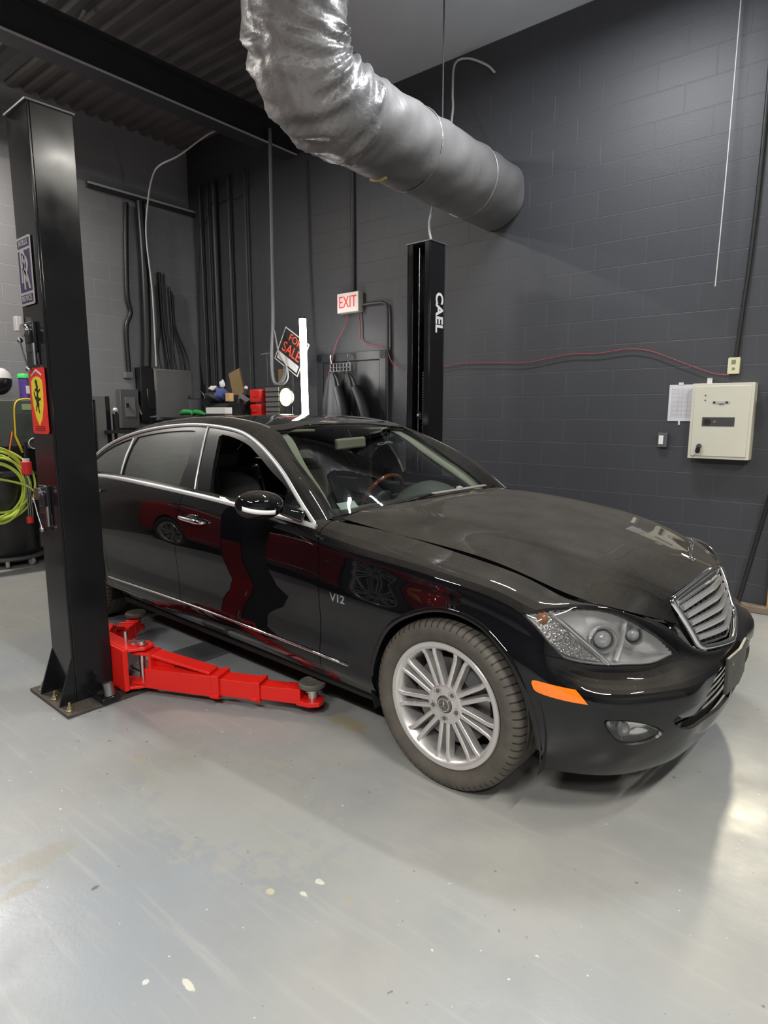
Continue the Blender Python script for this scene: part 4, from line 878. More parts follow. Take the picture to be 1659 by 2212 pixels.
# ================================================================ THINGS
def rect(w,h): return [(-w/2,-h/2),(w/2,-h/2),(w/2,h/2),(-w/2,h/2)]
def rrect(w,h,r,n=5):
    out=[]
    for cx,cy,a0 in ((w/2-r,-h/2+r,-90),(w/2-r,h/2-r,0),(-w/2+r,h/2-r,90),(-w/2+r,-h/2+r,180)):
        out+=[(cx+r*cos(R(a0+90*k/n)),cy+r*sin(R(a0+90*k/n))) for k in range(n+1)]
    return out
FACE=Matrix.Rotation(pi/2,4,'X')           # text plane upright, read from -y
# ---------------------------------------------------------------- two-post lift
def lift_post(label,loc,rz,detail):
    t=thing('lift_post',label,'car lift',loc,rz)
    H=2.83
    m=MB(); m.box((-.12,-.10,.018),(.12,-.088,H)); m.box((-.12,-.088,.018),(-.108,.10,H)); m.box((.108,-.088,.018),(.12,.10,H)); m.box((-.108,.09,.018),(-.06,.10,H)); m.box((.06,.09,.018),(.108,.10,H))
    m.build('column','post black',t,bevel=.003)
    m=MB(); m.box((-.128,-.108,H),(.128,.108,H+.008)); m.build('top_cap','post edge',t)
    m=MB(); m.box((-.235,-.185,0),(.24,.26,.018)); m.build('base_plate','rusty plate',t,bevel=.002)
    for x in (-.116,.116):
        MB().add([(x-.005,-.10,.018),(x-.005,-.175,.018),(x-.005,-.168,.05),(x-.005,-.10,.25),(x+.005,-.10,.018),(x+.005,-.175,.018),(x+.005,-.168,.05),(x+.005,-.10,.25)],[(0,1,2,3),(7,6,5,4),(0,4,5,1),(1,5,6,2),(2,6,7,3),(3,7,4,0)]).build('gusset','post black',t)
    for x,y in ((-.165,-.145),(0,-.15),(.19,-.155),(.20,.05),(.205,.20),(-.19,.18)):
        b=MB(); b.M=Matrix.Translation((x,y,.018)); b.lathe([(0,.004),(.019,.004),(.019,0)],20); b.lathe([(0,.018),(.013,.018),(.013,.004)],6); b.cyl((0,0,.018),(0,0,.042),.006,n=10); b.build('anchor_bolt','brass bolt',t)
    # lifting cable and pulley inside the channel
    m=MB(); m.tube([(.045,.03,H-.02),(.045,.03,.9)],.006,8); m.build('lift_cable','steel bright',t)
    m=MB()
    for k in range(60): m.box((-.012,.02,.62+k*.02),(.002,.034,.632+k*.02))
    m.build('chain','steel',t)
    m=MB(); m.M=Matrix.Translation((.02,.03,1.45)); m.lathe([(0,-.012),(.035,-.012),(.028,0),(.035,.012),(0,.012)],28,'X'); m.build('pulley','steel',t)
    if detail:
        for z0,kind in ((1.70,1),(.92,0)):
            l=MB(); l.box((-.075,-.118,z0+.06),(.03,-.10,z0+.20)); l.box((-.03,-.135,z0+.10),(.02,-.118,z0+.16)); lo=l.build('safety_latch','latch black',t,bevel=.004)
            m=MB(); m.M=Matrix.Translation((-.035,-.12,z0+.16)); m.lathe([(0,-.022),(.030,-.022),(.030,-.016),(.024,-.011),(.030,-.006),(.030,0),(0,0)],28,'Y'); m.build('latch_pulley','steel bright' if kind else 'steel',lo)
            m=MB(); m.tube([(-.115,-.125,z0+.12),(-.075,-.128,z0+.05),(-.03,-.128,z0-.02)],.004,8); m.ball((-.115,-.125,z0+.12),.013,12,8); m.ball((-.03,-.128,z0-.02),.014,12,8); m.build('latch_rod','steel',lo)
            m=MB(); m.cyl((.02,-.115,z0+.10),(.02,-.115,z0),.010); m.build('latch_spring','steel',lo)
            if kind: MB().box((-.155,-.135,z0+.165),(-.115,-.105,z0+.235)).build('latch_cover','white plastic',lo,bevel=.004)
    return t
mat('post black',(.008,.008,.009),.16,noise=.1,nscale=6,spec=.4); mat('post edge',(.10,.10,.11),.35); mat('rusty plate',(.055,.045,.036),.55,noise=.6,nscale=14,bump=.2)
mat('brass bolt',(.55,.48,.30),.35,1); mat('steel bright',(.75,.75,.74),.25,1,noise=.1); mat('steel',(.35,.35,.36),.35,1,noise=.2); mat('latch black',(.015,.015,.016),.3)
mat('white plastic',(.75,.72,.72),.4); mat('lift red',(.72,.016,.010),.32,noise=.08,nscale=5); mat('pad rubber',(.10,.095,.075),.8,noise=.5,nscale=30,bump=.4)
mat('white paint',(.75,.75,.76),.4); mat('conduit black',(.012,.012,.014),.4)
near=lift_post('near black lift post carrying two badge plates, left of the saloon',(-1.93,-1.475,0),0,True)
far=lift_post('far black lift post with white lettering standing behind the black saloon',(-1.94,1.50,0),pi,False)
MM=Matrix.Translation((-.1215,-.02,2.29))@Matrix.Rotation(-pi/2,4,'Z')@Matrix.Rotation(pi/2,4,'X')@Matrix.Rotation(-pi/2,4,'Z')
MB().text('CAEL',.135,.002,MM,1.0,bold=.004).build('post_lettering','white paint',far,smooth=0)
def carriage(label,loc,rz):
    t=thing('lift_carriage',label,'lift carriage',loc,rz)
    m=MB(); m.box((-.104,.02,.06),(.104,.104,.76)); m.box((-.235,.104,.04),(.245,.130,.265)); m.build('slide_block','lift red',t,bevel=.003)
    m=MB()
    for z in (.25,.045):
        m.prism([(.10,.13),(.245,.13),(.29,.20),(.27,.265),(.20,.275),(.10,.20),(-.10,.20),(-.20,.275),(-.27,.265),(-.29,.20),(-.235,.13),(-.1,.13)],z,z+.014)
    m.build('yoke_plate','lift red',t,bevel=.002)
    for x in (.23,-.23):
        b=MB(); b.cyl((x,.215,.03),(x,.215,.285),.017); b.cyl((x,.215,.268),(x,.215,.276),.028); b.build('pivot_pin','steel bright',t)
    b=MB(); b.cyl((.15,.17,.262),(.15,.17,.33),.010); b.cyl((.17,.20,.264),(.17,.20,.27),.022); b.build('lock_pin','steel bright',t)
    return t
CN=carriage('red lift carriage with two swing arms at the foot of the near black post',(-1.93,-1.475,0),0)
CF=carriage('red lift carriage with two swing arms on the far post, hidden beyond the saloon',(-1.94,1.50,0),pi)
def arm(par,label,piv,pad):
    d=Vector((pad[0]-piv[0],pad[1]-piv[1],0)); L=d.length; t=bpy.data.objects.new('lift_arm',None); COL.objects.link(t); t.parent=par; ba=par.rotation_euler.z; q_=Matrix.Rotation(-ba,4,'Z')@(Vector((piv[0],piv[1],0))-par.location); t.location=q_; t.rotation_euler=(0,0,math.atan2(d.y,d.x)-ba); t['label']=label
    m=MB(); m.box((.05,-.055,.052),(L*.50,.055,.160)); m.box((L*.46,-.061,.045),(L*.50,.061,.166)); m.box((L*.45,-.07,.052),(L*.50,-.055,.070)); m.box((-.035,-.05,.062),(.09,.05,.076)); m.box((-.035,-.05,.225),(.08,.05,.24)); m.box((.07,-.05,.07),(.085,.05,.235)); m.build('outer_tube','lift red',t,bevel=.002)
    m=MB(); m.bar((.05,0,.232),(L*.44,0,.168),.085,.014); m.box((.08,-.004,.16),(L*.2,.004,.20)); m.build('brace','lift red',t,bevel=.002)
    m=MB(); m.box((L*.4,-.047,.060),(L*.73,.047,.150)); m.box((L*.70,-.052,.052),(L*.73,.052,.156)); m.box((L*.685,-.06,.06),(L*.72,-.047,.078)); m.build('middle_tube','lift red',t,bevel=.002)
    m=MB(); m.box((L*.6,-.040,.066),(L*.95,.040,.138)); m.prism([(L*.93,-.045),(L*1.0,-.055),(L*1.05,-.035),(L*1.06,0),(L*1.05,.035),(L*1.0,.055),(L*.93,.045)],.062,.085); m.prism([(L*.86,-.040),(L*.95,-.040),(L*.95,.040),(L*.86,.040)],.135,.142); m.build('inner_tube','lift red',t,bevel=.002)
    b=MB(); b.cyl((L,0,.085),(L,0,.150),.026); b.cyl((L,0,.13),(L,0,.145),.034); b.build('pad_screw','steel bright',t)
    b=MB(); b.M=Matrix.Translation((L,0,0)); b.lathe([(0,.148),(.058,.148),(.066,.155),(.066,.172),(.060,.178),(.045,.170),(0,.168)],28); b.build('rubber_pad','pad rubber',t)
    return t
arm(CN,'long red lift arm reaching forward under the saloon from the near post',(-1.70,-1.26),(-.83,-.845))
arm(CN,'short red lift arm swung back towards the rear wheel from the near post',(-2.16,-1.26),(-2.50,-.88))
arm(CF,'red lift arm reaching forward from the far post, hidden beyond the saloon',(-1.71,1.285),(-.83,.86))
arm(CF,'red lift arm swung rearward from the far post, hidden beyond the saloon',(-2.17,1.285),(-2.62,.86))
m=MB(); m.box((-.055,-.04,0),(.09,.05,.028)); t=thing('adapter_tray','black steel adapter tray on the near lift base plate','lift part',(-1.765,-1.455,.018))
m.build('tray_block','post black',t,bevel=.004); b=MB(); b.lathe([(.026,.028),(.026,.0285),(0,.0286)],24); b.build('socket_hole','underbody black',t)
t2=thing('pad_adapter','short grey steel tube adapter tilted in the tray at the near post','lift part',(-1.70,-1.445,.046))
b=MB(); b.M=Matrix.Rotation(R(-14),4,'Y'); b.lathe([(.020,0),(.020,.062),(.027,.066),(.027,.0),(.020,0)],28); b.build('adapter_tube','steel',t2)
m=MB(); m.box((-.13,-1.16,0),(.13,1.16,.014)); m.box((-.12,-1.16,.014),(-.10,1.16,.017)); m.box((.10,-1.16,.014),(.12,1.16,.017)); mat('cover steel',(.13,.13,.135),.45,.3,noise=.25,nscale=6,bump=.1)
single(m,'floor_cover_plate','cover steel','dark steel cover plate on the floor between the lift posts, under the saloon','cover plate',(-1.94,.01,0),room=False,bevel=.002)
# ---------------------------------------------------------------- badge plates on the post
mat('navy',(.025,.03,.085),.3); mat('silver plate',(.55,.53,.52),.35,.3); mat('sign red',(.75,.03,.02),.35); mat('sign yellow',(.80,.68,.03),.4); mat('ink black',(.012,.012,.012),.5); mat('dark ink',(.25,.01,.01),.5)
t=thing('badge_plate','tall navy and silver badge plate with double R monogram on the near post','badge plate',(-1.948,-1.581,2.13))
m=MB(); m.prism(rrect(.155,.305,.008),-.004,0,'Y'); m.build('plate','silver plate',t)
for z0,z1 in ((.105,.142),(-.092,.092),(-.142,-.105)):
    m=MB(); m.box((-.069,-.0052,z0),(.069,-.0038,z1)); m.build('navy_field','navy',t)
mk=lambda b,s,z,x,d=.002,wx=1.0: MB().text(b,s,d,Matrix.Translation((x,-.006,z))@FACE,wx)
mk('ROLLS',.036,.1235,0).build('top_lettering','silver plate',t,smooth=0); mk('ROYCE',.036,-.1235,0).build('bottom_lettering','silver plate',t,smooth=0)
mk('R',.22,.016,-.012,wx=.62).build('monogram','silver plate',t,smooth=0); mk('R',.22,-.016,.014,wx=.62).build('monogram','silver plate',t,smooth=0)
t=thing('badge_plate','tall red badge plate with black horse on yellow shield, on the near post','badge plate',(-1.925,-1.581,1.53))
m=MB(); m.prism(rrect(.185,.312,.016),-.004,0,'Y'); m.build('plate','sign red',t)
m=MB(); sh=[(-.062,.095),(-.03,.112),(0,.117),(.03,.112),(.062,.095),(.066,.04),(.058,-.02),(.035,-.08),(0,-.118),(-.035,-.08),(-.058,-.02),(-.066,.04)]; m.prism(sh,-.0062,-.004,'Y'); m.build('shield','sign yellow',t)
m=MB(); m.prism([(-.06,.118),(0,.142),(.06,.118),(.06,.126),(0,.150),(-.06,.126)],-.0056,-.004,'Y'); m.build('chevron','white paint',t)
hz=[(-.018,.088),(-.006,.098),(.004,.092),(.012,.084),(.008,.078),(.016,.066),(.012,.05),(.022,.046),(.036,.054),(.038,.046),(.022,.036),(.014,.034),(.010,.02),(.018,.008),(.034,.012),(.040,.004),(.034,-.002),(.022,-.002),(.012,-.008),(.016,-.022),(.010,-.040),(.018,-.060),(.010,-.064),(.0,-.044),(-.004,-.026),(-.016,-.038),(-.020,-.056),(-.028,-.054),(-.024,-.034),(-.014,-.018),(-.018,-.004),(-.030,.010),(-.040,.034),(-.034,.044),(-.026,.024),(-.014,.012),(-.006,.026),(-.004,.044),(-.016,.040),(-.026,.048),(-.022,.054),(-.012,.052),(-.006,.062),(-.010,.076)]
m=MB(); m.prism([(x*1.0,z+.005) for x,z in hz],-.0072,-.006,'Y'); m.build('horse_silhouette','ink black',t,smooth=0)
for k,(w_,z) in enumerate(((.06,-.122),(.056,-.131),(.06,-.140))):
    m=MB(); m.box((-w_,-.0052,z-.0025),(w_,-.004,z+.0025)); m.build('small_print','dark ink',t)
# ---------------------------------------------------------------- duct
def duct_mat(name,st,sc):
    m_,N,L,b=nodes(name); tc=N.new('ShaderNodeTexCoord'); b.inputs['Metallic'].default_value=.35; b.inputs['Roughness'].default_value=.42
    wv=N.new('ShaderNodeTexWave'); wv.inputs['Scale'].default_value=sc; wv.inputs['Distortion'].default_value=9; wv.inputs['Detail'].default_value=4; wv.inputs['Detail Scale'].default_value=1.3; L.new(tc.outputs['Object'],wv.inputs['Vector'])
    nn=noise_(N,L,tc.outputs['Object'],5,5,.6); h=math_(N,L,'ADD',math_(N,L,'MULTIPLY',wv.outputs['Fac'],.5),nn); bp=N.new('ShaderNodeBump'); bp.inputs['Strength'].default_value=st; bp.inputs['Distance'].default_value=.035; L.new(h,bp.inputs['Height']); L.new(bp.outputs[0],b.inputs['Normal'])
    L.new(mix_(N,L,ramp_(N,L,noise_(N,L,tc.outputs['Object'],1.1,4),.4,.7),(.22,.215,.22),(.33,.32,.315)),b.inputs['Base Color'])
duct_mat('duct smooth',.18,.9); duct_mat('foil duct',.5,1.4)
def wrinkled(path,rad,n=48,amp=.012,seed=1,fold=None):
    rnd=random.Random(seed); P=[Vector(p) for p in path]; m=MB(); vs=[];fs=[]; T=[(P[min(i+1,len(P)-1)]-P[max(0,i-1)]).normalized() for i in range(len(P))]
    u=Vector((0,0,1)) if abs(T[0].z)<.9 else Vector((1,0,0)); ph=[(rnd.uniform(0,6.3),rnd.randint(2,7),rnd.uniform(.5,2.2)) for _ in range(7)]
    for i,p in enumerate(P):
        u=(u-T[i]*u.dot(T[i])).normalized(); w_=T[i].cross(u)
        for k in range(n):
            a=2*pi*k/n; r=rad[i] if isinstance(rad,list) else rad
            d=sum(sin(f*a+q_+s_*i*.9)/(1+j*.5) for j,(q_,f,s_) in enumerate(ph))*amp*(fold[i] if fold else 1)
            vs.append(p+(u*cos(a)+w_*sin(a))*(r+d))
    for i in range(len(P)-1):
        for k in range(n): fs.append((i*n+k,i*n+(k+1)%n,(i+1)*n+(k+1)%n,(i+1)*n+k))
    fs+=[tuple(range(n))[::-1],tuple(range((len(P)-1)*n,len(P)*n))]
    return m.add(vs,fs)
dk=thing('air_duct','large silver wrapped air duct bending under the ceiling and running into the back wall','duct',(-1.75,.2,3.40),room=True)
p1=crom([(0,2.24,.0),(0,1.5,.0),(0,.9,.0),(0,.42,.0),(-.01,.20,.015)],12)
p2=crom([(0,.30,.0),(-.01,.08,.02),(-.03,-.08,.12),(-.02,-.18,.32),(.04,-.22,.54),(.13,-.22,.70)],10)
p3=crom([(.09,-.22,.62),(.20,-.21,.88),(.30,-.18,1.10),(.34,-.15,1.30),(.35,-.14,1.465)],8)
wrinkled(p1,.285,amp=.004,seed=3).build('straight_run','duct smooth',dk,smooth=80)
wrinkled(p2,[.29+.02*sin(pi*i/(len(p2)-1)) for i in range(len(p2))],n=64,amp=.011,seed=5).build('elbow','foil duct',dk,smooth=80)
wrinkled(p3,.285,amp=.010,seed=8).build('riser','foil duct',dk,smooth=80)
for yy in (.95,1.75): MB().tube([(.287*cos(a),yy,.287*sin(a)) for a in np.linspace(0,2*pi,40,endpoint=False)],.006,6,close=True).build('strap_band','foil duct',dk)
mat('duct tape yellow',(.55,.42,.15),.6); MB().tube([(.292*cos(a),.62,.292*sin(a)) for a in np.linspace(-1.95,-1.45,10)],.012,6).build('exposed_lining','duct tape yellow',dk)
m=MB(); m.tube([(0,0,.0),(0,0,1.0)],.006,8); m.box((-.02,-.004,.0),(.02,.004,.06)); mat('rod grey',(.12,.12,.13),.5,.5)
single(m,'hanger_rod','rod grey','thin grey threaded rod hanging from the ceiling down to the silver air duct','rod',(-1.74,1.55,3.68))
# ---------------------------------------------------------------- cables
mat('cable white',(.62,.62,.60),.45); mat('cable black',(.012,.012,.013),.5); mat('cable red',(.30,.05,.06),.5); mat('cable grey',(.20,.20,.21),.5); mat('cable yellow',(.75,.55,.04),.45); mat('conduit dark',(.05,.05,.055),.45,.2); mat('hose green',(.55,.68,.10),.4)
def cable(name,pts,r,m,label,cat,group=None,room=True,n=8,sm_=6):
    b=Vector(pts[0]); mb=MB().tube([tuple(Vector(p)-b) for p in pts],r,n,smooth=sm_); return single(mb,name,m,label,cat,tuple(b),room=room,group=group,smooth=70)
cable('cable',[(-1.86,1.46,2.835),(-1.90,1.48,2.96),(-1.93,1.55,3.10),(-2.02,1.85,3.58),(-2.16,2.15,4.10),(-2.233,2.25,4.326),(-2.27,2.33,4.60),(-2.15,2.36,4.62),(-1.95,2.35,4.50),(-1.86,2.35,4.41)],.010,'cable white','white cable dropping from the ceiling to the top of the far lift post','cable',room=False)
cable('cable',[(-6.22,1.70,2.06),(-6.20,1.69,2.40),(-6.17,1.67,3.0),(-6.12,1.60,3.62),(-6.0,1.58,4.0),(-5.75,1.50,4.18),(-5.4,1.38,4.19),(-5.2,1.50,4.28),(-5.0,1.72,4.50),(-4.85,1.95,4.66)],.010,'cable white','long white cable looping from under the ceiling down to the grey electrical cabinet','cable')
cable('cable',[(-4.6,1.62,4.66),(-4.58,1.7,4.58),(-4.55,1.85,4.60),(-4.5,1.95,4.68)],.008,'cable white','short white cable loop hanging beside the ceiling beam near the silver duct','cable')
cable('cable',[(-4.56,-.04,4.62),(-4.56,.10,4.74),(-4.56,.19,4.90)],.014,'cable white','pale bracing rod rising from the ceiling beam beside the near lift post','rod',sm_=2)
cable('cable',[(-4.56,-3.0,4.40),(-4.55,-1.2,4.43),(-4.55,-.5,4.46),(-4.55,-.22,4.47),(-4.55,0,4.47),(-4.55,.23,4.51),(-4.55,.49,4.50),(-4.55,.8,4.45),(-4.55,1.5,4.41),(-4.55,2.4,4.41)],.012,'cable grey','grey cable lying along the ceiling beam','cable')
cable('red_wire',[(-2.81,2.42,1.93),(-2.26,2.42,1.93),(-2.05,2.42,1.945),(-1.63,2.42,1.93),(-1.37,2.42,1.92),(-.99,2.42,1.97),(-.74,2.42,1.965),(-.50,2.42,1.985),(-.37,2.42,1.97),(-.27,2.42,1.94),(-.06,2.42,1.85),(.14,2.42,1.77),(.25,2.42,1.755)],.004,'cable red','red wire strung along the back wall from the far post to the thermostat','wire')
cable('red_wire',[(-3.38,2.41,2.55),(-3.36,2.42,2.40),(-3.35,2.42,2.26),(-3.22,2.42,2.20),(-3.01,2.42,2.15),(-2.93,2.42,2.01),(-2.85,2.42,1.95),(-2.82,2.42,1.935)],.006,'cable red','red wire curving from the right end of the exit sign to the conduit','wire')
cable('red_wire',[(-3.53,2.40,2.55),(-3.56,2.40,2.42),(-3.69,2.40,2.25),(-3.77,2.38,2.0),(-3.79,2.33,1.79)],.005,'cable red','red wire hanging from the left end of the exit sign over the coat rack','wire')
cable('conduit',[(-3.32,2.42,2.62),(-3.1,2.42,2.62),(-3.02,2.42,2.60),(-2.985,2.42,2.52),(-2.98,2.42,2.0),(-2.98,2.42,.3)],.014,'conduit dark','dark conduit bending down beside the door from the exit sign','conduit')
cable('conduit',[(-3.47,2.43,4.6),(-3.47,2.43,2.78)],.022,'conduit dark','dark vertical conduit dropping onto the exit sign','conduit',sm_=2)
cable('cable',[(.335,2.43,4.6),(.335,2.43,3.3),(.32,2.43,2.6),(.30,2.43,2.2),(.285,2.43,1.885)],.014,'cable black','black cable running down the back wall to the thermostat','cable')
cable('cable',[(.13,2.40,4.66),(.135,2.36,3.4),(.135,2.33,2.8),(.13,2.32,2.38)],.004,'cable white','thin pale wire dangling in front of the back wall above the key cabinet','wire')
cable('pole',[(.60,2.34,.92),(.56,2.37,.70),(.46,2.30,.06)],.016,'cable black','thin black pole leaning on the back wall near its right end','pole',sm_=1)
# conduits down the left wall and the back corner
pg='dark conduits above the grey electrical cabinet'
cable('conduit',[(-6.31,1.47,4.0),(-6.31,1.43,3.42),(-6.31,1.41,2.9),(-6.31,1.44,2.7),(-6.31,1.37,2.5),(-6.31,1.37,1.97)],.030,'conduit black','thick dark conduit on the left wall, leftmost, dropping to the disconnect switch','conduit')
cable('conduit',[(-6.285,1.64,4.05),(-6.285,1.65,3.2),(-6.285,1.63,2.45),(-6.285,1.60,2.05)],.055,'conduit black','widest dark conduit of the left wall, above the left edge of the grey cabinet','conduit',n=14)
for k,(a,b_,c_,r,lb) in enumerate(((1.86,1.90,3.25,.022,'stoutest dark cable in the bundle above the grey electrical cabinet'),(1.93,1.95,3.25,.010,'thin dark cable just right of the stoutest one above the electrical cabinet'),(2.00,2.0,3.1,.012,'dark cable hanging straight in the middle of the bundle above the electrical cabinet'),(2.03,2.12,3.05,.012,'dark cable second from the right in the bundle above the electrical cabinet'),(2.05,2.19,3.0,.012,'dark cable bowing farthest right in the bundle above the electrical cabinet'),(1.82,1.78,3.1,.010,'thin dark cable leftmost in the bundle above the electrical cabinet'))):
    cable('cable',[(-6.30,a,c_),(-6.30,a+.01,2.6),(-6.28,b_,2.25),(-6.25,b_+.01,2.03)],r,'conduit black',lb,'cable',group='cable bundle above the grey electrical cabinet')
for x,z0,r in ((-6.12,4.4,.018),(-5.95,4.4,.012),(-5.82,4.4,.035),(-5.52,4.4,.022),(-5.2,4.4,.014)):
    lab={-6.12:'dark pipe on the back wall, nearest the room corner',-5.95:'thin dark pipe on the back wall, second from the room corner',-5.82:'thick dark pipe on the back wall beside the room corner',-5.52:'dark pipe on the back wall above the cardboard box',-5.2:'thin dark pipe on the back wall, farthest from the room corner'}[x]
    cable('pipe',[(x,2.40,z0),(x,2.40,1.3)],r,'conduit dark',lab,'pipe',sm_=2,n=12)
cable('cable',[(-4.32,2.05,4.5),(-4.30,2.02,3.2),(-4.27,1.98,2.5),(-4.25,1.93,2.1),(-4.20,1.90,1.85),(-4.10,1.88,1.78),(-4.02,1.9,1.86),(-4.02,1.92,1.98)],.020,'cable grey','thick grey hose hanging from the ceiling in front of the for sale sign','hose')
cable('cable',[(-4.24,1.97,2.38),(-4.12,1.93,2.1),(-3.98,1.9,1.98),(-3.94,1.88,1.84),(-4.02,1.86,1.77),(-4.12,1.88,1.80)],.009,'cable grey','thin grey cable curled below the for sale sign','cable')
# ---------------------------------------------------------------- left wall electrical gear
mat('cabinet grey',(.19,.185,.185),.45,noise=.15,nscale=4); mat('box grey',(.10,.10,.105),.5,noise=.15,nscale=4)
t=thing('electrical_cabinet','large plain grey electrical cabinet on the left wall behind the saloon roof','electrical cabinet',(-6.35,1.93,1.37),room=True)
MB().box((0,-.27,0),(.14,.28,.66)).build('cabinet_body','cabinet grey',t,bevel=.006); MB().box((.14,-.26,.01),(.155,.27,.65)).build('cabinet_door','cabinet grey',t,bevel=.006); MB().box((.155,.20,.25),(.165,.23,.33)).build('door_latch','steel',t)
t=thing('relay_box','dark box mounted on the left wall, tight against the grey electrical cabinet','box',(-6.345,1.57,1.36),room=True)
MB().box((0,-.10,0),(.13,.07,.68)).build('box_body','latch black',t,bevel=.006); MB().box((.13,-.03,.15),(.15,.07,.42)).build('box_hatch','latch black',t,bevel=.01)
t=thing('disconnect_switch','small dark grey disconnect switch box on the left wall','switch box',(-6.35,1.32,1.28),room=True)
MB().box((0,-.12,0),(.11,.12,.48)).build('switch_body','box grey',t,bevel=.006); MB().box((.11,-.07,.14),(.118,.07,.38)).build('switch_cover','cabinet grey',t,bevel=.006); MB().box((.118,-.055,.26),(.14,-.03,.31)).build('switch_lever','latch black',t)
for y,lab in ((1.36,'left'),(1.53,'right')):
    single(MB().box((0,-.05,0),(.07,.05,.075)),'junction_box','cabinet grey','small grey junction box on the left wall, the %s one of two'%lab,'junction box',(-6.35,y,1.90),bevel=.004)
cable('conduit',[(-6.28,1.44,1.60),(-6.25,1.47,1.46),(-6.23,1.55,1.42),(-6.22,1.66,1.42)],.014,'cable grey','short curved grey conduit from the disconnect switch to the electrical cabinet','conduit')
# ---------------------------------------------------------------- exit sign
mat('sign white',(.78,.72,.70),.5,emit=(1,.85,.82),es=.12); mat('exit red',(.80,.06,.04),.5,emit=(1,.08,.05),es=.25); mat('sign side',(.50,.46,.38),.5)
t=thing('exit_sign','white exit sign with red letters high on the back wall','sign',(-3.50,2.45,2.655),room=True)
MB().box((-.158,-.075,-.105),(.158,0,.105)).build('sign_box','sign side',t,bevel=.004); MB().box((-.150,-.079,-.098),(.150,-.074,.098)).build('sign_face','sign white',t)
MB().text('EXIT',.175,.003,Matrix.Translation((0,-.081,0))@FACE,.72).build('letters','exit red',t,smooth=0)
# ---------------------------------------------------------------- for sale sign
mat('sale orange',(.85,.10,.05),.5,emit=(1,.12,.06),es=.03); mat('sale white',(.60,.60,.60),.5); mat('sale black',(.015,.015,.016),.45)
t=thing('for_sale_sign','tilted black and orange for sale sign on the back wall beside the light tube','sign',(-4.105,2.10,2.15),room=True); t.rotation_euler=(0,R(31),PS)
MB().prism(rect(.44,.395),-.003,0,'Y').build('sign_board','sale white',t)
MB().prism([(x,z) for x,z in [(-.205,-.185),(.205,-.185),(.205,.185),(-.205,.185)]],-.0045,-.003,'Y').build('black_field','sale black',t)
MB().box((-.185,-.006,-.165),(.185,-.0045,-.085)).build('blank_panel','sale white',t); m=MB(); m.M=Matrix.Rotation(R(-31),4,'Y'); m.box((-.012,.0,-.74),(.012,.012,.1)); m.build('stake','conduit dark',t)
MB().text('FOR',.115,.002,Matrix.Translation((.0,-.006,.125))@FACE,1.0).build('lettering','sale orange',t,smooth=0)
MB().text('SALE',.165,.002,Matrix.Translation((.0,-.006,-.005))@FACE,.92).build('lettering','sale orange',t,smooth=0)
# ---------------------------------------------------------------- light tube, work lamp
mat('tube glow',(1,1,1),.5,emit=(1,.97,.93),es=26); mat('lamp yellow glow',(1,.9,.4),.5,emit=(1,.80,.25),es=5.0); mat('lamp hot',(1,1,.8),.5,emit=(1,.92,.6),es=20)
t=thing('light_tube','bright white tube light standing upright on the cabinet beside the for sale sign','lamp',(-3.655,1.86,1.42),room=True)
MB().tube([(0,0,.03),(-.008,0,.55),(-.015,0,1.02)],.036,20).build('glowing_tube','tube glow',t,smooth=60); MB().cyl((0,0,0),(0,0,.035),.042).build('tube_foot','latch black',t); MB().cyl((-.015,0,1.02),(-.016,0,1.045),.028).build('tube_cap','latch black',t)
t=thing('work_lamp','round yellow work lamp glowing just left of the upright light tube','lamp',(-3.76,1.72,1.42),room=True)
b=MB(); b.M=Matrix.Translation((0,-.03,.215)); b.lathe([(.0,.07),(.06,.06),(.095,.02),(.105,-.01),(.098,-.012)],32,'Y'); b.build('lamp_housing','latch black',t,smooth=50)
b=MB(); b.M=Matrix.Translation((0,-.035,.215)); b.ball((0,0,0),(.094,.018,.094),28,10); b.build('lamp_face','lamp yellow glow',t,smooth=60)
b=MB(); b.ball((.02,-.055,.215),(.04,.012,.055),20,8); b.build('bulb','lamp hot',t,smooth=60)
b=MB(); b.tube([(-.05,.0,.0),(-.05,0,.12)],.008,8); b.tube([(.05,0,0),(.05,0,.12)],.008,8); b.box((-.08,-.05,0),(.08,.05,.012)); b.build('lamp_stand','latch black',t)
mat('warm glow',(1,.9,.6),.5,emit=(1,.82,.42),es=16)
t=thing('wall_lamp','warm round wall lamp at the right edge beside the cream key cabinet','lamp',(.635,2.45,1.655),room=True)
b=MB(); b.lathe([(0,0),(.05,0),(.05,-.05),(.07,-.09),(.075,-.13),(.068,-.13),(0,-.08)],28,'Y'); b.build('lamp_housing','latch black',t,smooth=50)
MB().ball((0,-.125,0),(.062,.022,.062),24,10).build('lamp_face','warm glow',t,smooth=60)
ld=bpy.data.lights.new('wall_lamp_light','SPOT'); ld.energy=60; ld.color=(1,.90,.68); ld.spot_size=R(150); ld.spot_blend=.6; ld.shadow_soft_size=.05; lo=bpy.data.objects.new('wall_lamp_light',ld); COL.objects.link(lo); lo.parent=t; lo.location=(0,-.17,0); lo.rotation_euler=(R(-60),0,0)
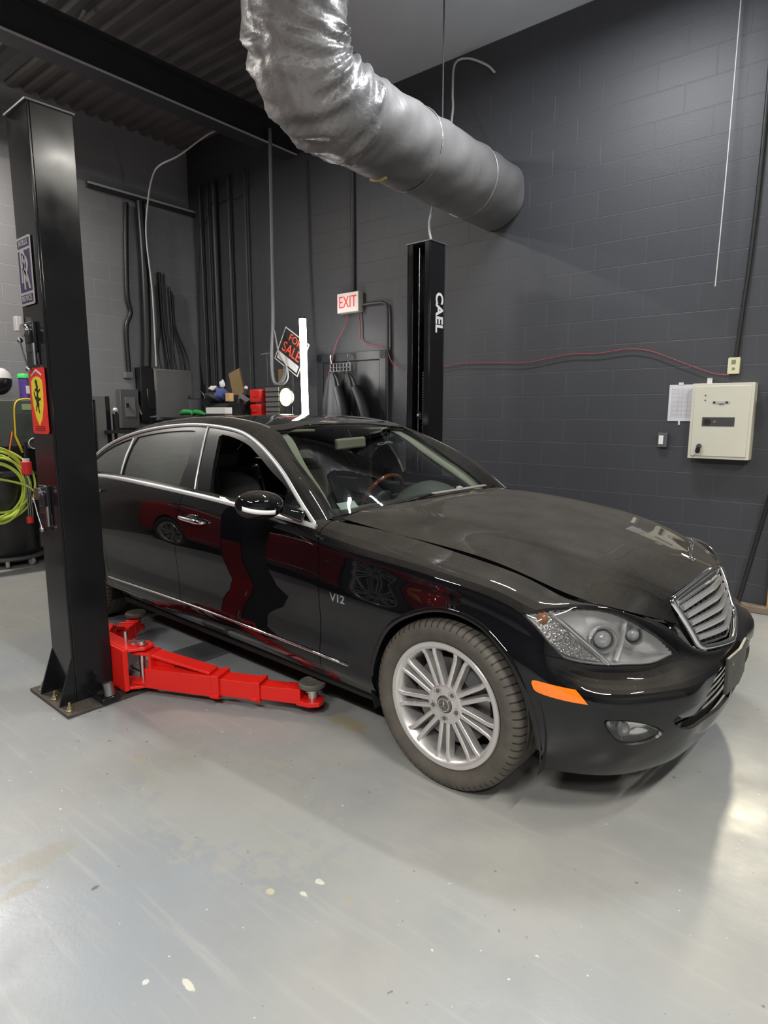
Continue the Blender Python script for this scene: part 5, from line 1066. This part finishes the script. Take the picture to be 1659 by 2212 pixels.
# ---------------------------------------------------------------- cabinet along the back with the clutter on it
mat('store black',(.02,.02,.022),.45,noise=.2); mat('case red',(.72,.025,.02),.35); mat('organizer grey',(.16,.16,.155),.5); mat('cardboard',(.28,.19,.09),.8,noise=.15,nscale=15); mat('bag blue',(.07,.10,.30),.7,noise=.3); mat('bag dark',(.02,.025,.03),.6,bump=.3,nscale=9); mat('bag white',(.80,.80,.78),.6); mat('tub black',(.025,.025,.027),.35); mat('box white',(.70,.70,.70),.5); mat('strap green',(.02,.28,.05),.6,noise=.3); mat('pail steel',(.25,.25,.30),.3,.7); mat('box tan',(.60,.40,.18),.7)
ZT=1.42
t=thing('storage_cabinet','long black storage cabinet against the back wall, mostly hidden by the saloon','cabinet',(-4.62,1.86,0),room=True)
MB().box((-1.0,-.48,.10),(1.10,.24,ZT-.02)).build('cabinet_body','store black',t,bevel=.004); MB().box((-1.02,-.50,ZT-.02),(1.12,.26,ZT)).build('cabinet_top','store black',t,bevel=.003); MB().box((-.98,-.45,0),(1.08,.22,.10)).build('plinth','store black',t)
for k in range(4):
    d=MB().box((-.98+k*.52,-.50,.13),(-.98+k*.52+.5,-.48,ZT-.05)).build('cabinet_door','store black',t,bevel=.003); MB().box((-.52+k*.52,-.515,.75),(-.505+k*.52,-.50,.90)).build('door_pull','steel',d)
for k,(z,lab) in enumerate(((ZT,'lower'),(ZT+.165,'upper'))):
    t=thing('parts_case','small red plastic case on the storage cabinet, %s of two stacked'%lab,'case',(-4.32,1.80,z),room=True)
    MB().box((-.09,-.07,0),(.09,.07,.145)).build('case_body','case red',t,bevel=.012); MB().box((-.03,-.078,.06),(.03,-.07,.08)).build('case_latch','case red',t,bevel=.002)
t=thing('parts_organizer','dark grey drawer organizer between the red cases and the work lamp','organizer',(-4.09,1.86,ZT),room=True)
MB().box((-.115,-.07,0),(.115,.08,.34)).build('organizer_frame','latch black',t,bevel=.003)
for k in range(6): MB().box((-.108,-.082,.012+k*.054),(.108,-.07,.056+k*.054)).build('organizer_drawer','organizer grey',t,bevel=.003)
m=MB(); m.M=Matrix.Rotation(R(-16),4,'Y'); m.box((-.11,-.012,0),(.10,.012,.30)); single(m,'cardboard_sheet','cardboard','brown cardboard sheet standing tilted behind the blue and white bag','cardboard',(-4.90,1.98,1.68),bevel=.002)
m=MB(); m.box((-.20,-.12,0),(.20,.12,.26)); single(m,'carton','store black','dark carton under the brown cardboard sheet on the storage cabinet','box',(-4.95,1.98,ZT),bevel=.004)
t=thing('tub','low round black tub on the storage cabinet under the blue and white bag','tub',(-4.68,1.62,ZT),room=True)
b=MB(); b.lathe([(0,.01),(.22,.01),(.25,.13),(.262,.14),(.268,.155),(.255,.155),(.235,.13),(.21,.03),(0,.03)],40); b.build('tub_body','tub black',t,smooth=40)
t=thing('pail','dark steel pail at the left end of the storage cabinet top','pail',(-5.28,1.66,ZT),room=True)
b=MB(); b.lathe([(0,0),(.10,0),(.13,.21),(.137,.215),(.125,.215),(.10,.02),(0,.02)],32); b.build('pail_body','pail steel',t,smooth=40); MB().tube([(.13*cos(a),.0,.21+.10*sin(a)) for a in np.linspace(0,pi,16)],.004,6).build('pail_handle','steel',t)
t=thing('bag','crumpled dark blue bag with white flaps lying on the black tub','bag',(-4.80,1.62,1.575),room=True)
def blob(c,r,seed,amp=.25,n=(22,14)):
    b=MB(); b.ball((0,0,0),1,*n); rnd=random.Random(seed); ph=[(rnd.uniform(1,4),rnd.uniform(1,4),rnd.uniform(1,4),rnd.uniform(0,6)) for _ in range(5)]; o=MB(); vs=[]
    for x,y,z in b.v:
        k=1+amp*sum(sin(a*x*1.3+b_*y*1.3+c_*z*1.3+d) for a,b_,c_,d in ph)/3; vs.append((c[0]+x*r[0]*k,c[1]+y*r[1]*k,c[2]+max(z*r[2]*k,-r[2]*.8)))
    return o.add(vs,b.f)
blob((-.05,0,.07),(.15,.12,.09),3).build('bag_body','bag dark',t,smooth=80); blob((.06,-.03,.10),(.08,.08,.08),4).build('blue_panel','bag blue',t,smooth=80); blob((-.06,-.05,.17),(.07,.03,.03),5).build('white_flap','bag white',t,smooth=80); blob((.09,-.03,.215),(.03,.03,.045),6).build('white_flap','bag white',t,smooth=80)
single(MB().box((-.035,-.03,0),(.035,.03,.09)),'carton','box tan','small tan carton beside the blue and white bag','box',(-4.60,1.60,1.60),bevel=.002)
single(MB().box((-.17,-.05,0),(.17,.05,.07)),'carton','box white','flat white carton on the front edge of the storage cabinet','box',(-4.56,1.42,1.46),bevel=.004)
single(MB().box((-.17,-.05,0),(.17,.05,.04)),'shelf_board','store black','thin black board under the flat white carton','board',(-4.56,1.42,ZT),bevel=.002)
m=MB(); m.tube([(-.22,0,.03),(-.12,-.02,.05),(-.02,.01,.045),(.03,0,.02),(.08,-.01,.05),(.18,.0,.04),(.26,.01,.02)],[.022,.035,.03,.018,.03,.03,.015],10,smooth=5); single(m,'tarp_strap','strap green','bunched green strap on the storage cabinet, left of the white carton','strap',(-5.10,1.44,ZT+.01),smooth=80)
t=thing('spray_bottle','small dark bottle with a clear cap beside the tan carton','bottle',(-4.50,1.74,ZT),room=True)
b=MB(); b.lathe([(0,0),(.03,0),(.03,.26),(.012,.29),(.012,.31),(0,.31)],20); b.build('bottle_body','latch black',t,smooth=40); MB().ball((.02,0,.33),.022,14,10).build('bottle_cap','white plastic',t)
t=thing('battery_pack','small black battery pack with white marks beside the coiled grey hoses','battery',(-4.55,1.50,ZT+.04),room=True) if False else None
for k in range(4):
    cable('hose',[(-4.64+k*.012,1.72,1.44),(-4.60+k*.012,1.70,1.58+.012*k),(-4.53,1.70,1.635+.014*k),(-4.46,1.72,1.60+.014*k),(-4.42,1.74,1.62)],.008,'cable grey','grey hose arching out of the black tub towards the red cases','hose',group='grey hoses beside the red cases')
# tool stand behind
t=thing('tool_stand','thin dark stand with a short cross handle beside the for sale sign','stand',(-4.48,2.06,ZT),room=True)
MB().tube([(0,0,0),(0,0,.72)],.012,10).build('stand_pole','conduit dark',t); MB().tube([(-.09,0,.72),(.03,0,.73)],.012,10).build('cross_handle','steel bright',t)
single(MB().box((-.03,-.02,0),(.05,.02,.20)),'wall_plate','cardboard','narrow brown plate on the back wall behind the storage cabinet','plate',(-4.66,2.43,1.80),bevel=.004)
# ---------------------------------------------------------------- coat rack and jackets on the door
t=thing('coat_rack','small steel grid coat rack hung over the door','coat rack',(-3.61,2.36,1.97),room=True)
m=MB()
for z in (-.04,0,.045): m.tube([(-.15,0,z),(.15,0,z)],.007,6)
for x in np.linspace(-.15,.15,7): m.tube([(x,0,-.045),(x,0,.05)],.006,6)
m.build('rack_grid','steel bright',t)
for x in (-.13,.13): MB().tube([(x,0,.05),(x+.01,-.02,.09),(x+.02,-.03,.13),(x+.0,.04,.15)],.009,8,smooth=3).build('over_door_hook','steel bright',t)
for x in (-.1,0,.1): MB().tube([(x,0,-.04),(x,-.03,-.07),(x,-.05,-.05)],.005,6,smooth=3).build('coat_hook','steel bright',t)
mat('jacket black',(.008,.008,.009),.6,bump=.3,nscale=7); mat('jacket brown',(.022,.018,.012),.7,bump=.3,nscale=7); mat('jacket slate',(.010,.011,.015),.6,bump=.3,nscale=7)
def jacket(c,w,h,lean,mt,label,seed):
    rnd=random.Random(seed); m=MB(); vs=[];fs=[];n=40;K=14
    for i in range(K+1):
        t_=i/K; ww=w*(.10+.95*t_**.55)*(1-.12*t_**4); dd=.03+.04*t_**.6
        for k in range(n):
            a=2*pi*k/n; f=1+.13*sin(7*a+seed)+.07*sin(13*a+seed*2+3*t_)
            vs.append((lean*t_+ww/2*cos(a)*f,-.02+dd*sin(a)*f*.8,-h*t_))
    for i in range(K):
        for k in range(n): fs.append((i*n+k,i*n+(k+1)%n,(i+1)*n+(k+1)%n,(i+1)*n+k))
    fs+=[tuple(range(n))[::-1],tuple(range(K*n,K*n+n))]
    t=thing('jacket',label,'jacket',c,room=True); m.add(vs,fs).build('jacket_body',mt,t,smooth=80)
    s=MB(); s.tube([(lean*.3+w*.22,-.05,-.16),(lean*.6+w*.46,-.07,-.40),(lean+w*.55,-.07,-.72)],[.05,.055,.045],12,smooth=4); s.build('sleeve',mt,t,smooth=80)
jacket((-3.70,2.32,1.90),.34,.95,-.02,'jacket brown','dark brown jacket hanging leftmost on the door rack',1)
jacket((-3.55,2.20,1.90),.42,.98,.0,'jacket slate','slate grey jacket hanging in the middle of the door rack',2)
jacket((-3.42,2.30,1.90),.44,1.0,.12,'jacket black','black jacket hanging rightmost on the door rack',3)
# ---------------------------------------------------------------- right part of the back wall
mat('key cream',(.62,.60,.50),.45,noise=.04,nscale=5); mat('key side',(.35,.33,.30),.5); mat('dial strip',(.06,.055,.06),.4); mat('paper',(.66,.65,.68),.7); mat('paper ink',(.40,.39,.42),.7); mat('thermo',(.66,.64,.42),.5); mat('lcd',(.22,.22,.14),.4)
t=thing('key_cabinet','cream metal key cabinet with dark strip label, hung on the back wall','key cabinet',(.235,2.45,1.415),room=True)
MB().box((-.205,-.12,-.278),(.205,0,.278)).build('cabinet_body','key cream',t,bevel=.003)
MB().box((-.185,-.126,-.258),(.185,-.118,.258)).build('cabinet_door','key cream',t,bevel=.003)
MB().box((-.120,-.129,-.035),(.095,-.126,.030)).build('label_strip','dial strip',t); 
b=MB(); b.M=Matrix.Translation((-.085,-.129,-.003)); b.lathe([(0,-.002),(.024,-.002),(.024,0)],20,'Y'); b.build('round_mark','ink black',t)
b=MB(); b.M=Matrix.Translation((-.035,-.129,-.003)); b.lathe([(0,-.002),(.010,-.002),(.010,0)],16,'Y'); b.build('round_mark','brass bolt',t)
MB().box((-.055,-.1295,.130),(.055,-.126,.147)).build('name_badge','silver plate',t); MB().box((-.015,-.131,.124),(.018,-.1295,.131)).build('name_badge','steel',t)
for x in (-.048,.035): MB().box((x-.008,-.1305,.132),(x+.008,-.1295,.145)).build('badge_mark','ink black',t)
for z in (.19,.155): MB().cyl((-.11,-.126,z),(-.11,-.129,z),.005,n=10).build('screw_hole','dial strip',t)
b=MB(); b.cyl((-.125,-.126,-.185),(-.125,-.145,-.185),.018); b.build('lock_barrel','steel',t); MB().prism([(-.135,-.19),(-.117,-.19),(-.112,-.215),(-.118,-.235),(-.135,-.24),(-.148,-.225),(-.143,-.20)],-.150,-.144,'Y').build('key_bow','latch black',t); MB().bar((-.135,-.148,-.235),(-.165,-.15,-.27),.006,.003).build('spare_key','steel bright',t)
t=thing('paper_sheet','white printed sheet taped to the back wall, left of the key cabinet','paper',(-.055,2.446,1.553),room=True)
MB().prism(rect(.216,.280),-.002,0,'Y').build('sheet','paper',t)
m=MB()
for k in range(22): m.box((-.085,-.0028,.105-k*.0102),(.08,-.0022,.107-k*.0102))
for x in (-.087,-.04,-.01,.03,.08): m.box((x,-.0028,-.115),(x+.0012,-.0022,.112))
m.build('printed_table','paper ink',t,smooth=0)
for x,z,w_,h_ in ((-.08,1.70,.035,.02),(.12,1.715,.035,.045),(-.075,1.40,.014,.035)):
    lab={-.08:'strip of tape above the printed sheet',.12:'strip of white tape above the key cabinet',-.075:'small strip of tape below the printed sheet'}[x]
    single(MB().box((-w_/2,-.002,-h_/2),(w_/2,0,h_/2)),'tape_strip','paper',lab,'tape',(x,2.444,z))
t=thing('thermostat','cream thermostat high on the back wall above the key cabinet','thermostat',(.275,2.45,1.82),room=True)
MB().prism(rrect(.078,.118,.008),-.028,0,'Y').build('thermostat_body','thermo',t,bevel=.002); MB().box((-.015,-.030,.012),(.012,-.028,.042)).build('display','lcd',t); MB().cyl((.0,-.028,-.022),(.0,-.030,-.022),.010).build('dial','lcd',t)
t=thing('light_switch','dark switch box with a white rocker, low left of the key cabinet','light switch',(-.183,2.45,1.262),room=True)
MB().box((-.036,-.035,-.055),(.036,0,.058)).build('switch_box','box grey',t,bevel=.003); MB().box((-.026,-.040,-.032),(.008,-.035,.038)).build('rocker','bag white',t,bevel=.002)
# ---------------------------------------------------------------- left edge of the picture
mat('drum black',(.014,.014,.015),.3); mat('instrument grey',(.10,.115,.105),.4); mat('screen green',(.34,.40,.20),.4,emit=(.5,.6,.3),es=.05); mat('tub violet',(.10,.06,.28),.35); mat('lid green',(.05,.62,.12),.35); mat('grip red',(.75,.04,.04),.35); mat('caster tan',(.36,.33,.28),.5); mat('orange cord',(.70,.16,.04),.5); mat('helmet white',(.62,.60,.60),.3); mat('clear tub',(.30,.30,.34),.3)
t=thing('waste_drum','big black waste drum at the left edge with a green hose draped over it','drum',(-5.45,-.655,0),room=False)
b=MB(); b.lathe([(0,.10),(.27,.10),(.30,.16),(.315,.82),(.325,.84),(.325,.88),(.30,.88),(.29,.84),(.27,.18),(0,.18)],48); b.build('drum_body','drum black',t,smooth=40)
b=MB(); b.lathe([(0,.06),(.30,.06),(.33,.08),(.33,.10),(0,.10)],40); b.build('drum_dolly','post edge',t,smooth=40)
for a in (-.4,.35,1.6,2.7,4.2):
    c=MB(); x,y=.29*cos(a),.29*sin(a); c.M=Matrix.Translation((x,y,.04))@Matrix.Rotation(a,4,'Z'); c.lathe([(0,-.016),(.034,-.016),(.040,-.008),(.040,.008),(.034,.016),(0,.016)],24,'Y'); co=c.build('caster_wheel','caster tan',t,smooth=40)
t=thing('water_hose','yellow green hose coiled in loops over the black waste drum','hose',(-5.15,-.86,.92),room=False)
rnd=random.Random(4)
for k in range(9):
    rx=.27+rnd.uniform(-.05,.05); rz=.30+rnd.uniform(-.06,.06); cy=rnd.uniform(-.02,.05); cz=rnd.uniform(-.05,.02); ph=rnd.uniform(0,6)
    MB().tube([(.05+.03*sin(2*a+ph)+.012*k*.5,cy+rx*cos(a),cz-.12+rz*sin(a)) for a in np.linspace(0,2*pi,40,endpoint=False)],.0105,8,close=True).build('hose_loop','hose green',t,smooth=70)
MB().tube([(.10,-.2,.0),(.13,.05,-.05),(.13,.25,-.12),(.12,.34,-.20)],.0105,8,smooth=6).build('hose_end','hose green',t,smooth=70)
t=thing('service_machine','tall dark service machine with a small lit label, behind the near lift post','machine',(-6.0,-.33,0),room=False)
MB().box((-.20,-.42,.12),(.18,.30,1.12)).build('machine_base','drum black',t,bevel=.01); MB().box((-.15,-.20,1.12),(.18,.26,1.60)).build('machine_head','instrument grey',t,bevel=.012)
MB().box((.18,.03,1.50),(.184,.14,1.56)).build('lit_label','screen green',t); MB().box((.18,-.05,1.22),(.186,.22,1.47)).build('front_panel','instrument grey',t,bevel=.003); MB().box((.18,.02,1.10),(.21,.20,1.13)).build('tray','steel',t)
for y in (-.36,.24):
    c=MB(); c.M=Matrix.Translation((.14,y,.06)); c.lathe([(0,-.02),(.05,-.02),(.06,-.01),(.06,.01),(.05,.02),(0,.02)],24,'Y'); c.build('caster_wheel','caster tan',t,smooth=40)
t=thing('wipes_tub','clear violet tub with a bright green lid on top of the service machine','tub',(-5.95,-.20,1.60),room=False)
b=MB(); b.lathe([(0,0),(.060,0),(.066,.23),(0,.23)],28); b.build('tub_body','tub violet',t,smooth=40); b=MB(); b.lathe([(.0,.275),(.062,.275),(.070,.265),(.070,.23),(0,.23)],28); b.build('tub_lid','lid green',t,smooth=40); MB().box((.064,-.022,.07),(.068,.022,.15)).build('tub_label','bag white',t,bevel=.001)
t=thing('helmet','white and black helmet resting on top of the service machine at the left edge','helmet',(-5.98,-.45,1.62),room=False)
b=MB(); b.ball((0,0,.17),(.13,.13,.14),28,16); b.build('helmet_shell','drum black',t,smooth=70); b=MB(); b.M=Matrix.Translation((0,0,.17)); b.lathe([(.0,.145),(.07,.130),(.115,.085),(.134,.03)],28); b.build('white_cap','helmet white',t,smooth=70)
single(MB().box((-.10,-.13,0),(.10,.13,.03)),'clear_lid','clear tub','clear plastic lid lying between the helmet and the violet tub','lid',(-5.36,-.64,1.60),room=False,bevel=.004) if False else None
cable('cable',[(-5.80,-.39,1.25),(-5.80,-.38,1.50),(-5.80,-.35,1.585),(-5.79,-.28,1.61),(-5.78,-.18,1.60),(-5.78,-.08,1.56),(-5.80,-.02,1.5)],.009,'cable yellow','yellow cable arching over the service machine behind the red badge plate','cable',room=False)
cable('cable',[(-5.80,-.40,1.25),(-5.79,-.36,1.12),(-5.80,-.34,1.06)],.014,'cable yellow','short yellow plug lead hanging on the service machine','cable',room=False)
cable('cable',[(-5.79,-.42,1.28),(-5.78,-.46,1.12),(-5.79,-.48,1.0)],.009,'orange cord','orange cord hanging at the left edge above the green hose','cord',room=False)
MB_=MB(); MB_.tube([(.0,.055*cos(a),.055*sin(a)) for a in np.linspace(0,2*pi,28,endpoint=False)],.007,8,close=True); single(MB_,'cable_ring','cable white','small pale ring of cable hanging on the service machine','cable',(-5.79,-.22,1.15),room=False,smooth=60)
t=thing('bolt_cutters','long dark cutters with red grips hanging beside the near lift post','tool',(-5.02,-.585,.50),room=False)
for y in (-.018,0,.018): MB().tube([(0,y,0),(0,y*.8,.40)],.006,8).build('rod','steel',t)
MB().tube([(0,0,.40),(0,0,.52)],.045,16).build('red_grip','grip red',t,smooth=40,bevel=.006); MB().tube([(0,0,.52),(0,0,.55)],.030,16).build('white_collar','bag white',t); MB().tube([(0,0,.55),(0,.01,.70)],.014,10).build('shaft','latch black',t); MB().tube([(0,-.01,-.06),(0,-.01,.0)],.03,14).build('foot','grip red',t)
MB().bar((0,0,-.50),(0,0,-.05),.03,.03).build('lower_pole','latch black',t)
# dark appliance behind the boot of the saloon
t=thing('open_cabinet','grey framed cabinet with a dark opening, behind the near lift post and saloon boot','cabinet',(-5.15,.05,0),room=False)
MB().box((-.22,-.22,0),(.0,.26,1.64)).build('cabinet_back','drum black',t); m=MB(); m.box((.0,-.22,0),(.03,-.17,1.64)); m.box((0,.10,0),(.03,.20,1.64)); m.box((0,-.17,1.60),(.03,.10,1.64)); m.build('grey_frame','cabinet grey',t,bevel=.003); MB().box((.03,-.17,1.585),(.034,-.06,1.63)).build('white_label','bag white',t)
t=thing('spray_can','small dark spray can with a pale top on the wall shelf behind the saloon roof','can',(-5.10,.34,1.29),room=False)
b=MB(); b.lathe([(0,0),(.032,0),(.032,.17),(.015,.19),(0,.19)],20); b.build('can_body','drum black',t,smooth=40); MB().ball((0,0,.21),(.026,.026,.024),14,8).build('can_top','bag white',t)
single(MB().box((-.14,-.12,0),(.12,.12,.03)),'shelf','store black','small dark shelf under the spray can behind the saloon roof','shelf',(-5.12,.34,1.26),room=False)
single(MB().box((-.012,-.012,0),(.012,.012,1.26)),'shelf_post','store black','thin dark post carrying the small shelf behind the saloon','post',(-5.12,.34,0),room=False)
# ---------------------------------------------------------------- lamps under the ceiling
mat('fixture white',(.7,.7,.7),.5); mat('fixture glow',(1,1,1),.5,emit=(1,.97,.93),es=14)
for i,(x,y,z,wt,col,rz,ln) in enumerate(LAMPS):
    t=thing('strip_light','long white strip light hung under the ceiling','ceiling light',(x,y,z),R(rz),'strip lights under the ceiling',room=True)
    MB().box((-ln/2,-.06,.0),(ln/2,.06,.05)).build('housing','fixture white',t,bevel=.004)
    for yy in (-.03,.03): MB().cyl((-ln/2+.02,yy,-.012),(ln/2-.02,yy,-.012),.012,n=10).build('light_tube','fixture glow',t)
    for xx in (-ln/2+.1,ln/2-.1): MB().cyl((xx,0,.05),(xx,0,ZC+.20-z),.004,n=6).build('hanger','rod grey',t)
    ld=bpy.data.lights.new('strip_light_lamp','AREA'); ld.shape='RECTANGLE'; ld.size=ln; ld.size_y=.12; ld.energy=wt; ld.color=col; lo=bpy.data.objects.new('strip_light_lamp',ld); COL.objects.link(lo); lo.parent=t; lo.location=(0,0,-.035)
    lu=bpy.data.lights.new('ceiling_fill_light','AREA'); lu.shape='RECTANGLE'; lu.size=ln; lu.size_y=.12; lu.energy=wt*.10; lu.color=col; lo=bpy.data.objects.new('ceiling_fill_light',lu); COL.objects.link(lo); lo.parent=t; lo.location=(0,0,.06); lo.rotation_euler=(pi,0,0)  # added upward fill light on the housing, brightens the ceiling board
